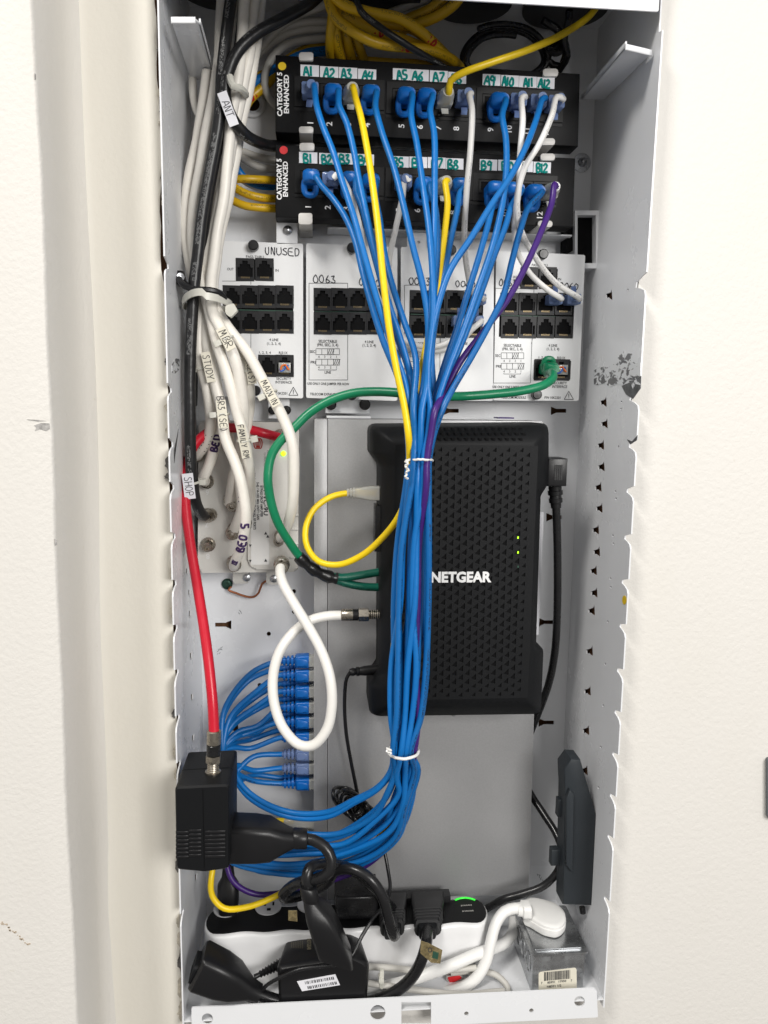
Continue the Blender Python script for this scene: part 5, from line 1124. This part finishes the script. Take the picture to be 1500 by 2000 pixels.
for i in range(70):
    a = -2.2+i/69*2*math.pi*2.15; k = i/69
    pts.append(P(985+math.cos(a)*(88-18*k+4*math.sin(3*a)), 104+math.sin(a)*(58-14*k)+8*k, .108+.012*math.sin(a*.5)))
cable('loops', pts, .0026, M['black_gloss'], t, 9)
cable('tail', [(1060, 40, .09), (1092, 62, .095), (1106, 100, .1), (1094, 130, .108), (1070, 118, .11), (1078, 92, .106), (1106, 60, .1), (1112, 20, .09)], .0032, M['black_gloss'], t, 9)
cable('tail', [(1110, 40, .086), (1102, 80, .092), (1108, 110, .098), (1092, 138, .108)], .0030, M['black_gloss'], t, 9)
for i, q in enumerate(((1078, 88, .1), (1086, 96, .098))):
    bm = bmesh.new(); add_tube(bm, [P(q[0]+math.cos(a)*11, q[1]+math.sin(a)*9, q[2]-.004*math.sin(a)) for a in [2*math.pi*j/14 for j in range(14)]], .0024, 7, closed=True); from_bm('knot', bm, M['black_gloss'], t, True)

# ------------------------------------------------------------------ cords at the switch and modem
t = thing('mains_cable', P(1090, 920, .06), 'black right-angled power cord beside the modem hanging down its right side', 'cord')
prism('plug', box4(1072, 896, 1107, 950, .050), .026, M['black'], t, .0015)
bm = bmesh.new()
for u in (1085, 1089, 1093, 1097): add_prism(bm, box4(u-1, 908, u+1, 938, .0494), Vector((0, .001, 0)))
from_bm('grip_ribs', bm, M['black_gloss'], t)
a, b = P(1084, 949, .062), P(1086, 992, .062); d = b-a; L = d.length
lathe('strain_relief', [(0, .0058), (L*.2, .0056), (L*.22, .0066), (L*.4, .0064), (L*.42, .0052), (L*.55, .0052), (L*.57, .0060), (L*.75, .0058), (L*.77, .0048), (L, .0044)], a, d, M['black'], t, 14)
cable('cord', [(1086, 985, .062), (1088, 1040, .064), (1089, 1120, .068), (1088, 1200, .074), (1084, 1270, .082), (1073, 1330, .092), (1056, 1380, .104), (1040, 1420, .116), (1022, 1470, .124), (1020, 1510, .124), (1034, 1546, .116), (1062, 1590, .098), (1086, 1628, .082), (1098, 1664, .070), (1090, 1700, .066), (1062, 1730, .066), (1020, 1746, .068), (985, 1756, .070), (950, 1775, .078)], .0036, M['black_gloss'], t, 12)
t = thing('adapter_cable', P(735, 1308, .07), 'thin black cord plugged low into the left edge of the modem, ending in a coil', 'cord')
a, b = P(742, 1307, .072), P(683, 1313, .068); d = b-a; L = d.length
lathe('plug', [(0, .0045), (L*.5, .0045), (L*.68, .0036), (L*.7, .0042), (L*.78, .0042), (L*.8, .003), (L*.9, .0038), (L, .003)], a, d, M['black'], t, 14)
coil = [(684, 1313, .068), (677, 1325, .068), (673, 1370, .070), (676, 1430, .072), (686, 1490, .074), (696, 1540, .074), (700, 1570, .076), (690, 1590, .080)]
for i in range(75):
    a = i/74*2*math.pi*6; k = i/74
    coil.append((676+40*k+math.cos(a)*(30-4*k+3*math.sin(i)), 1562+34*k+math.sin(a)*(26-3*k)+12*math.cos(a), .068-.010*math.sin(a*.5+i)+.003*math.sin(i*1.7)))
coil += [(738, 1625, .070), (750, 1660, .066), (758, 1700, .058), (762, 1735, .048), (752, 1765, .035), (728, 1795, .020), (706, 1830, .012), (690, 1862, .004), (672, 1880, .000), (630, 1887, -.001), (585, 1893, -.001), (545, 1910, .0), (520, 1925, .004), (505, 1945, .010)]
cable('cord', coil, .00165, M['black_gloss'], t, 8)

# ------------------------------------------------------------------ power inserter at the left and its plug
t = thing('power_inserter', P(400, 1700, 0), 'black ribbed power adapter hanging at the left rim with the red cable on top', 'power adapter')
yf = -.034
fo = rpoly([(342, 1536), (397, 1533), (448, 1531), (448, 1695), (400, 1702), (345, 1697)], [7, 0, 8, 8, 0, 8])
bm = bmesh.new(); F = pp(fo, yf); ccx = sum((p for p in F), Vector())/len(F)
top_b = Vector((0, .055, 0))
add_loft(bm, [[p+(ccx-p)*.04+Vector((0, -.0016, 0)) for p in F], [p for p in F], [p+Vector((0, .026, 0)) for p in F]]); from_bm('front_shell', bm, M['black_matte'], t, True, 35)
bm = bmesh.new(); add_loft(bm, [[p+(ccx-p)*.012+Vector((0, .026, 0)) for p in F], [p+(ccx-p)*.012+Vector((0, .0272, 0)) for p in F]]); from_bm('seam', bm, M['pit'], t)
bm = bmesh.new(); add_loft(bm, [[p+Vector((0, .0272, 0)) for p in F], [p+Vector((0, .058, 0)) for p in F], [p+(ccx-p)*.05+Vector((0, .0600, 0)) for p in F]]); from_bm('rear_shell', bm, M['black_matte'], t, True, 35)
bm = bmesh.new()
for k in range(7):
    v = 1627+k*8.0
    for u0, u1, dv in ((343, 368, 0), (368.5, 393, -3.5), (400, 440, -1)):
        add_prism(bm, box4(u0, v+dv-2.4, u1, v+dv+1.6, yf-.0022), Vector((0, .003, 0)), .0004)
from_bm('ribs', bm, M['black'], t, True)
bm = bmesh.new(); add_prism(bm, box4(396.5, 1540, 398.5, 1696, yf-.0019), Vector((0, .001, 0))); from_bm('centre_groove', bm, M['pit'], t)
lathe('coax_socket', [(0, .0062), (.004, .0062), (.0042, .0046), (.008, .0046)], P(416, 1518, -.014)+Vector((0, 0, -.004)), Vector((0, 0, 1)), M['nickel'], t, 16)
def loftpx(name, secs, mname, parent, n=5):      # secs: (u, v, y, height px, depth m, corner, direction angle)
    bm = bmesh.new(); out = []
    for u, v, y, h, dpt, cr, ang in secs:
        a = math.radians(ang); up = ZU*math.cos(a)-XR*math.sin(a)
        out.append(sec(P(u, v, y), Vector((0, 1, 0)), up, dpt, h*S(y), cr, n))
    add_loft(bm, out); return from_bm(name, bm, M[mname], parent, True, 38)
t = thing('extension_cord', P(520, 1636, 0), 'black cord with a big socket end pushed sideways onto the ribbed adapter, knotted below', 'extension cord', 'black short extension cords')
loftpx('socket_end', [(447, 1636, -.004, 78, .026, .12, 0), (452, 1636, -.004, 80, .030, .14, 0), (500, 1637, -.004, 79, .030, .16, 0), (528, 1638, -.004, 76, .028, .2, 0), (556, 1638, -.004, 48, .021, .3, 0), (575, 1638, -.004, 34, .015, .4, 0)], 'black', t)
loftpx('collar', [(573, 1637, -.004, 37, .0150, .4, 0), (575, 1637, -.004, 39, .0160, .4, 0), (597, 1638, -.004, 38, .0158, .4, 0), (600, 1638, -.004, 35, .0145, .4, 0)], 'black', t)
cable('cord', [(592, 1638, -.004), (612, 1641, -.006), (634, 1654, -.009), (647, 1678, -.012), (644, 1702, -.014), (622, 1716, -.012), (590, 1722, -.002), (566, 1734, .010), (553, 1748, .016), (560, 1754, .022), (600, 1745, .028), (640, 1722, .02), (656, 1700, .012), (690, 1698, .004), (722, 1716, -.002), (745, 1748, -.004), (757, 1785, -.005), (764, 1812, -.003), (770, 1828, .006), (770, 1818, .022), (768, 1795, .034)], .0046, M['black_gloss'], t, 12)
prism('foil_tag', pp([(563, 1778), (580, 1778), (581, 1800), (563, 1798)], .006), .0004, M['holo'], t)
t = thing('extension_cord', P(630, 1850, 0), 'black cord with a tapering socket end standing on the boxy adapter', 'extension cord', 'black short extension cords')
loftpx('socket_end', [(655, 1866, -.006, 80, .026, .15, 68), (651, 1852, -.007, 82, .028, .15, 68), (630, 1796, -.010, 72, .028, .2, 70), (621, 1772, -.010, 62, .024, .3, 72), (608, 1756, -.010, 36, .016, .4, 76), (605, 1748, -.010, 34, .015, .4, 78)], 'black', t)
loftpx('collar', [(607, 1757, -.010, 35, .0152, .4, 78), (606, 1754, -.010, 38, .0164, .4, 78), (602, 1732, -.010, 36, .0160, .4, 80), (601, 1729, -.010, 32, .0140, .4, 80)], 'black', t)
cable('cord', [(602, 1740, -.010), (599, 1715, -.010), (604, 1696, -.006), (622, 1688, .002), (650, 1688, .010), (690, 1700, .02), (725, 1730, .03), (755, 1760, .045), (772, 1780, .055)], .0046, M['black_gloss'], t, 12)
t = thing('extension_cord', P(440, 1900, 0), 'black socket end lying at the lower left behind the front lip', 'extension cord', 'black short extension cords')
loftpx('socket_end', [(386, 1884, .008, 76, .026, .15, -26), (391, 1886, .008, 80, .030, .15, -26), (432, 1904, .008, 78, .030, .2, -26), (458, 1916, .008, 70, .027, .25, -26), (488, 1932, .008, 38, .018, .4, -28), (506, 1941, .008, 34, .016, .4, -28)], 'black', t)
loftpx('socket_face', [(377, 1888, .008, 44, .022, .2, -20), (388, 1890, .008, 46, .022, .2, -22)], 'black_matte', t)
cable('cord', [(500, 1938, .008), (525, 1949, .009), (560, 1958, .010), (620, 1964, .010), (690, 1962, .010), (740, 1952, .010), (780, 1932, .008), (808, 1904, .004), (826, 1868, .000), (832, 1846, .004), (834, 1832, .014), (836, 1815, .03)], .0050, M['black_gloss'], t, 12)
ft = prism('foil_tag', pp([(822, 1838), (836, 1842), (864, 1856), (860, 1882), (842, 1880), (821, 1862)], -.006), .0004, M['holo'], t)
bm = bmesh.new()
for i in range(14): pass
add_prism(bm, pp([(846, 1858), (857, 1861), (855, 1874), (844, 1871)], -.0063), Vector((0, .0002, 0))); from_bm('printed_patch', bm, M['pcb'], ft)
bm = bmesh.new(); add_tube(bm, [P(u, v, -.0064) for u, v in circ(840, 1856, 3.8, 14)], .0003, 4, closed=True); from_bm('printed_ring', bm, M['ink'], ft)

# ------------------------------------------------------------------ power strip
zt = zfloor+.049
t = thing('power_strip', P(670, 1895, .035), 'white power strip with wavy sides and a black top band, green light lit', 'power strip')
def wave(off, n=46):
    pts = []
    x0, x1 = PZ(402, 1790, zt).x, PZ(952, 1778, zt).x; ymid = .058; hw = .0215+off; per = (PZ(524, 1772, zt).x-PZ(443, 1776, zt).x); xs = PZ(443, 1776, zt).x
    R = hw
    xa, xb = x0+R*.75, x1-R*.75
    for i in range(n+1):
        x = xa+(xb-xa)*i/n; pts.append((x, ymid-hw+.0022*(1-math.cos(2*math.pi*(x-xs)/per))*.5-(0.0)))
    for i in range(1, 10): a = -math.pi/2+math.pi*i/10; pts.append((xb+R*.75*math.cos(a)+off*.4*math.cos(a), ymid+hw*math.sin(a)))
    for i in range(n+1):
        x = xb-(xb-xa)*i/n; pts.append((x, ymid+hw-.0022*(1-math.cos(2*math.pi*(x-xs)/per))*.5))
    for i in range(1, 10): a = math.pi/2+math.pi*i/10; pts.append((xa+R*.75*math.cos(a)+off*.4*math.cos(a), ymid+hw*math.sin(a)))
    return pts
bm = bmesh.new()
w0, w1, w2, w3 = wave(0), wave(-.0008), wave(-.0026), wave(.0012)
add_loft(bm, [[Vector((x, y, zfloor+.0003)) for x, y in w3], [Vector((x, y, zfloor+.004)) for x, y in w3], [Vector((x, y, zt-.010)) for x, y in w0], [Vector((x, y, zt-.0025)) for x, y in w0], [Vector((x, y, zt-.0006)) for x, y in w1], [Vector((x, y, zt)) for x, y in w2]])
from_bm('body', bm, M['strip'], t, True, 60)
prism('top_band', [Vector((x, y, zt+.0001)) for x, y in wave(-.0040)], Vector((0, 0, .0008)), M['panel'], t)
for u, v in ((443, 1776), (524, 1772), (606, 1768), (688, 1765)):
    c = PZ(u, v, zt+.0008); r = .0122
    sk = prism('socket', [c+Vector((r*math.cos(a*math.pi/14), r*math.sin(a*math.pi/14), 0)) for a in range(28)], Vector((0, 0, .0012)), M['socket'], t, .0004)
    bm = bmesh.new()
    for a, b, ww, hh in ((-.003, .003, .0016, .0055), (.0045, .0028, .0016, .0046), (.0008, -.0052, .0035, .0032)):
        q = c+Vector((a, b, .0014)); add_prism(bm, [q+Vector((-ww/2, -hh/2, 0)), q+Vector((ww/2, -hh/2, 0)), q+Vector((ww/2, hh/2, 0)), q+Vector((-ww/2, hh/2, 0))], Vector((0, 0, .0003)))
    from_bm('slots', bm, M['pit'], sk)
bm = bmesh.new(); arc = [(889, 1758), (897, 1755), (908, 1753.5), (919, 1755), (928, 1758)]
add_tube(bm, spline([PZ(u, v, zt+.0012) for u, v in arc], .002), .0009, 8); from_bm('indicator', bm, M['led'], t, True)
bm = bmesh.new()
for s_, u, v, f in (('grounded', 911, 1767, 27), ('protected', 914, 1778, 27)):
    add_text(bm, s_, PZ(u, v+2, zt+.0011), .0020, XR, Vector((0, 1, 0)), .0, 'CENTER', f*.00038)
from_bm('printed_lettering', bm, M['clip'], t)
# plugs in the strip
def down_plug(label, su, top, mid, low):
    t = thing('power_plug', P(su, 1790, .05), label, 'power plug', 'black power plugs in the strip')
    bm = bmesh.new(); out = []
    for (u, v, y, w, dz) in (top, mid, low): out.append(sec(P(u, v, y), XR, Vector((0, .35, .94)), w*S(y), dz, .15))
    add_loft(bm, out); from_bm('body', bm, M['black'], t, True, 40)
    u, v, y, w, dz = low
    loftb = bmesh.new(); add_loft(loftb, [sec(P(u, v+2, y), XR, Vector((0, .35, .94)), w*.86*S(y), dz*.8, .2), sec(P(u, v+12, y-.006), XR, Vector((0, .35, .94)), w*.7*S(y), dz*.7, .2)]); from_bm('neck', loftb, M['black_matte'], t, True, 40)
    bmr = bmesh.new()
    for k in range(4):
        f = .35+.16*k; a = P(*mid[:3]).lerp(P(*low[:3]), f); ww = (mid[3]+(low[3]-mid[3])*f)*S(mid[2])*1.01; dd = (mid[4]+(low[4]-mid[4])*f)
        add_loft(bmr, [sec(a+Vector((0, .0007, 0)), XR, Vector((0, .35, .94)), ww, dd*1.05, .15), sec(a-Vector((0, .0007, 0)), XR, Vector((0, .35, .94)), ww, dd*1.05, .15)])
    from_bm('grip_ribs', bmr, M['black'], t, True, 40)
down_plug('black plug in the strip with the short cord looping over it', 768, (766, 1764, .074, 66, .018), (766, 1784, .052, 60, .018), (766, 1812, .034, 46, .013))
down_plug('black plug in the strip beside the green light, cord with a foil tag', 836, (835, 1762, .074, 72, .019), (836, 1784, .052, 70, .020), (835, 1812, .032, 50, .013))
t = thing('power_plug', PZ(446, 1776, zt), 'tall black plug standing in the leftmost socket of the strip', 'power plug', 'black power plugs in the strip')
c = PZ(446, 1780, zt+.002); bm = bmesh.new()
YV = Vector((0, 1, 0))
add_loft(bm, [sec(c, XR, YV, .0175, .015, .4), sec(c+Vector((0, 0, .012)), XR, YV, .0195, .016, .4), sec(c+Vector((0, .002, .026)), XR, YV, .0190, .015, .4), sec(c+Vector((0, .003, .032)), XR, YV, .012, .011, .45), sec(c+Vector((0, .004, .046)), XR, YV, .009, .009, .45)])
from_bm('body', bm, M['black'], t, True, 40)
t = thing('adapter_block', P(720, 1790, .05), 'long black adapter block on the power strip under the silver switch', 'power adapter')
prism('body', box4(655, 1754, 738, 1796, .048), .034, M['black_gloss'], t, .003, 3)
prism('cover', box4(737, 1757, 880, 1776, .070), .012, M['black'], t, .001)

# ------------------------------------------------------------------ boxy modem adapter on the floor
t = thing('power_adapter', P(630, 1950, 0), 'black boxy power adapter on the floor with a white barcode sticker', 'power adapter')
bm = bmesh.new()
A = rpoly([(541, 1886), (575, 1880), (690, 1864), (722, 1880), (716, 1966), (706, 1972), (560, 1974), (545, 1962)], [8, 0, 10, 12, 10, 0, 10, 8])
Bk = rpoly([(560, 1832), (600, 1822), (682, 1812), (704, 1826), (704, 1930), (700, 1950), (570, 1955), (560, 1940)], [8, 0, 12, 12, 10, 0, 10, 8])
A3, B3_ = pp(A, .006), pp(Bk, .046); ca = sum(A3, Vector())/len(A3)
add_loft(bm, [[p+(ca-p)*.07+Vector((0, -.003, 0)) for p in A3], [p+(ca-p)*.02+Vector((0, -.0012, 0)) for p in A3], [p+Vector((0, .002, 0)) for p in A3], B3_, [p+Vector((0, .002, 0))+(sum(B3_, Vector())/len(B3_)-p)*.06 for p in B3_]])
from_bm('case', bm, M['black'], t, True, 35)
st_ = prism('barcode_sticker', pp([(580, 1917), (655, 1903), (664, 1924), (590, 1936)], .0022), .0004, M['paper'], t)
bm = bmesh.new(); rr = random.Random(3)
for v0, v1, u0 in ((1917, 1922.5, 595), (1926.5, 1932, 600)):
    u = u0
    while u < u0+57:
        w = rr.choice((.7, 1, 1.5, 2)); sl_ = -(u-u0)*.17
        bm.faces.new([bm.verts.new(P(a, b+sl_, .0019)) for a, b in ((u, v0), (u+w, v0), (u+w+1.5, v1), (u+1.5, v1))]); u += w+rr.choice((.8, 1.2, 2))
from_bm('bars', bm, M['ink'], st_)
bm = bmesh.new(); q0, q1 = P(601, 1869, .018), P(600, 1834, .040)
up_ = (P(594, 1850, .03)-P(606, 1850, .03)).normalized()
pa, pb = P(600, 1876, .006), P(600, 1824, .046); nn_ = XR.cross(pb-pa).normalized()
add_text(bm, 'NETGEAR', pa.lerp(pb, .55)+nn_*.0012, .0034, (pa-pb).normalized(), XR, .03, 'CENTER', .017)
for k in range(7): add_text(bm, 'IIIIIIIIIIIIIIII', pa.lerp(pb, .55)+nn_*.0012-XR*(.0045+.0016*k), .0008, (pa-pb).normalized(), XR, 0, 'CENTER', .012-.0006*k)
from_bm('logo', bm, mat('faded_gold_print', (.16, .14, .09), .5), t)
a, b = P(550, 1882, .028), P(497, 1908, .018); d = b-a; L = d.length
lathe('strain_relief', [(0, .0050)]+[(L*(.06+i*.055), .0052-.00016*i if i % 2 else .0034-.0001*i) for i in range(15)]+[(L, .0022)], a, d, M['black'], t, 12)
# ------------------------------------------------------------------ galvanised outlet box, white plug and cords
t = thing('outlet_box', P(1085, 1935, .01), 'galvanised steel outlet box with a barcode label standing in the lower right corner', 'outlet box')
yb0, yb1 = .010, .074
a, b = P(1040, 1866, yb0), P(1146, 1866, yb0); x0, x1, z1 = a.x, b.x, a.z-.001
bm = bmesh.new(); add_prism(bm, [Vector((x0+.001, yb0+.001, zfloor+.0005)), Vector((x1-.001, yb0+.001, zfloor+.0005)), Vector((x1-.001, yb0+.001, z1)), Vector((x0+.001, yb0+.001, z1))], Vector((0, yb1-yb0-.002, 0)), .0012); from_bm('body', bm, M['zinc'], t, True, 40)
bm = bmesh.new(); add_prism(bm, [Vector((x, y, z1)) for x, y in rpoly([(x0-.0012, yb0-.0012), (x1+.0012, yb0-.0012), (x1+.0012, yb1), (x0-.0012, yb1)], .003)], Vector((0, 0, .0024)), .001, 2); cv_ = from_bm('cover', bm, M['zinc'], t, True, 50)
bm = bmesh.new(); add_prism(bm, [Vector((x, y, z1+.002)) for x, y in rpoly([(x0+.0030, yb0+.0035), (x1-.0030, yb0+.0035), (x1-.0030, yb1-.003), (x0+.0030, yb1-.003)], .002)], Vector((0, 0, .0020)), .001, 2); from_bm('raised_face', bm, M['zinc'], cv_, True, 50)
bm = bmesh.new(); cc = PZ(1068, 1803, z1+.004); add_prism(bm, [cc+Vector((.0165*math.cos(k*math.pi/4+.39)*.95, .0165*math.sin(k*math.pi/4+.39), 0)) for k in range(8)], Vector((0, 0, .0012)), .0003); from_bm('outlet_face', bm, M['socket'], cv_)
for k in range(3):
    c = Vector((x0+.0008, yb0+.014+k*.017, (z1+zfloor)/2+.003))
    bm = bmesh.new(); add_tube(bm, [c+Vector((0, .0068*math.cos(a), .0088*math.sin(a))) for a in [2*math.pi*j/20 for j in range(20)]], .0007, 6, closed=True)
    from_bm('knockout', bm, M['zinc'], t, True)
ls_ = prism('label_sticker', pp(rpoly([(1052, 1899), (1126, 1890), (1127, 1950), (1052, 1950)], 5), yb0+.0006), .0003, M['tag'], t)
bm = bmesh.new(); u = 1063; yy = yb0+.0003
while u < 1113:
    w = rr.choice((.8, 1.2, 1.8, 2.4)); bm.faces.new([bm.verts.new(P(p, q-(p-1063)*.09, yy)) for p, q in ((u, 1899), (u+w, 1899), (u+w, 1916), (u, 1916))]); u += w+rr.choice((.8, 1.3, 1.8))
for s_, u, v, h, f in (('7', 1058, 1920, 5, 3), ('85991', 1077, 1918.5, 5, 17), ('17950', 1098, 1916.5, 5, 17), ('7', 1116, 1915, 5, 3), ('N8371 1/2', 1082, 1926, 5.5, 32)): text_px(bm, s_, u, v, h, yy, 3, .015, 'CENTER', f)
from_bm('bars_and_numbers', bm, M['ink'], ls_)
bm = bmesh.new(); add_prism(bm, box4(1078, 1868, 1103, 1874, yb0-.0004), Vector((0, .002, 0))); from_bm('cover_catch', bm, M['zinc'], t)
t = thing('extension_cord', PZ(1060, 1800, z1+.005), 'thick white cord with a flat angled plug on the galvanised outlet box', 'extension cord')
zp = z1+.0165
outp = rpoly([(1021, 1763), (1031, 1753), (1056, 1757), (1088, 1766), (1106, 1784), (1106, 1806), (1090, 1818), (1062, 1812), (1036, 1796), (1022, 1790)], [4, 4, 14, 14, 14, 14, 14, 10, 6, 4], 5)
Pt = [PZ(u, v-6, zp) for u, v in outp]; cp_ = sum(Pt, Vector())/len(Pt); bm = bmesh.new()
sh = lambda k, dz: [p+(cp_-p)*k+Vector((0, 0, dz)) for p in Pt]
add_loft(bm, [sh(.06, -.0115), sh(0, -.009), sh(0, -.0045), sh(.03, -.0042), sh(.03, -.0018), sh(.09, -.0008), sh(.2, -.0001)]); from_bm('plug', bm, M['cord'], t, True, 45)
bm = bmesh.new(); add_loft(bm, [sec(P(1034, 1776, .045), YV, ZU, .0155, .0125, .3), sec(P(1020, 1776, .045), YV, ZU, .0150, .0125, .3), sec(P(1018, 1776, .045), YV, ZU, .0125, .0110, .4), sec(P(1010, 1776, .045), YV, ZU, .0115, .0105, .45)]); from_bm('neck', bm, M['cord'], t, True, 45)
cable('cord', [(1022, 1776, .045), (1006, 1774, .045), (985, 1781, .043), (969, 1803, .038), (959, 1838, .032), (949, 1878, .026), (928, 1912, .022), (895, 1932, .022), (850, 1938, .026), (800, 1936, .03), (740, 1930, .034), (690, 1920, .04)], .0050, M['cord'], t, 14)
t = thing('extension_cord', P(880, 1885, .04), 'thick white cord lying diagonally in front of the power strip', 'extension cord')
cable('cord', [(1004, 1796, .078), (1003, 1818, .066), (990, 1838, .050), (968, 1850, .038), (930, 1864, .030), (880, 1886, .026), (820, 1908, .024), (760, 1926, .024), (720, 1935, .026), (660, 1945, .03)], .0051, M['cord'], t, 14)
for k, (lab, pts) in enumerate((('clear grey cable lying flat at the foot of the power strip', [(715, 1888, .03), (760, 1890, .028), (820, 1896, .026), (880, 1894, .026), (930, 1890, .026)]), ('pale cable curving on the floor left of the outlet box', [(880, 1900, .03), (930, 1896, .03), (970, 1905, .024), (992, 1930, .014), (990, 1950, .008)]), ('pale cable lying along the floor behind the front lip', [(720, 1920, .02), (800, 1932, .012), (900, 1942, .008), (985, 1936, .006)]))):
    run(lab, pts, .0028, 'grey_c', 'pale cables on the enclosure floor', 'floor_cable')
t = thing('wire_connector', P(888, 1915, .03), 'small red and clear wire connector lying among the white cords', 'wire connector')
prism('shell', pp(rpoly([(870, 1908), (895, 1902), (905, 1908), (906, 1920), (876, 1926)], 3), .030), .007, M['clear'], t, .0008)
prism('red_core', pp(rpoly([(874, 1910), (896, 1905), (903, 1911), (880, 1922)], 2), .0292), .004, M['rdot'], t, .0006)
t = thing('cable_tie', P(745, 1912, .02), 'yellowed cable tie standing on the floor right of the boxy adapter', 'cable tie')
prism('strap', pp(rpoly([(742, 1897), (750, 1896), (749, 1932), (742, 1932)], 2), .014), .004, M['nylon'], t, .0006); prism('head', pp(rpoly(rect(740, 1912, 750, 1922), 2), .012), .007, M['nylon'], t, .0008)
# ------------------------------------------------------------------ slate bracket leaning at the right
t = thing('mounting_bracket', P(1130, 1768, .05), 'dark slate plastic stand bracket leaning on the right side of the enclosure', 'bracket')
o = pp([(1116, 1483), (1134, 1484), (1164, 1590), (1157, 1769), (1099, 1767), (1104, 1545), (1102, 1502)], .040)
prism('plate', o, .020, M['slate'], t, .0012)
prism('ridge', pp([(1113, 1542), (1121, 1552), (1118, 1705), (1106, 1690), (1106, 1560)], .036), .006, M['slate'], t, .001)
for r in ((1091, 1563, 1108, 1596), (1078, 1661, 1102, 1691)): prism('lug', box4(*r, .050), .008, M['slate'], t, .0008)
lathe('screw', [(0, .0028), (.006, .0026), (.0065, 0)], P(1137, 1771, .05), Vector((.1, -.2, -1)), M['black_gloss'], t, 10)

for o in list(bpy.data.objects):
    if o.name == 'type_tool': bpy.data.objects.remove(o)
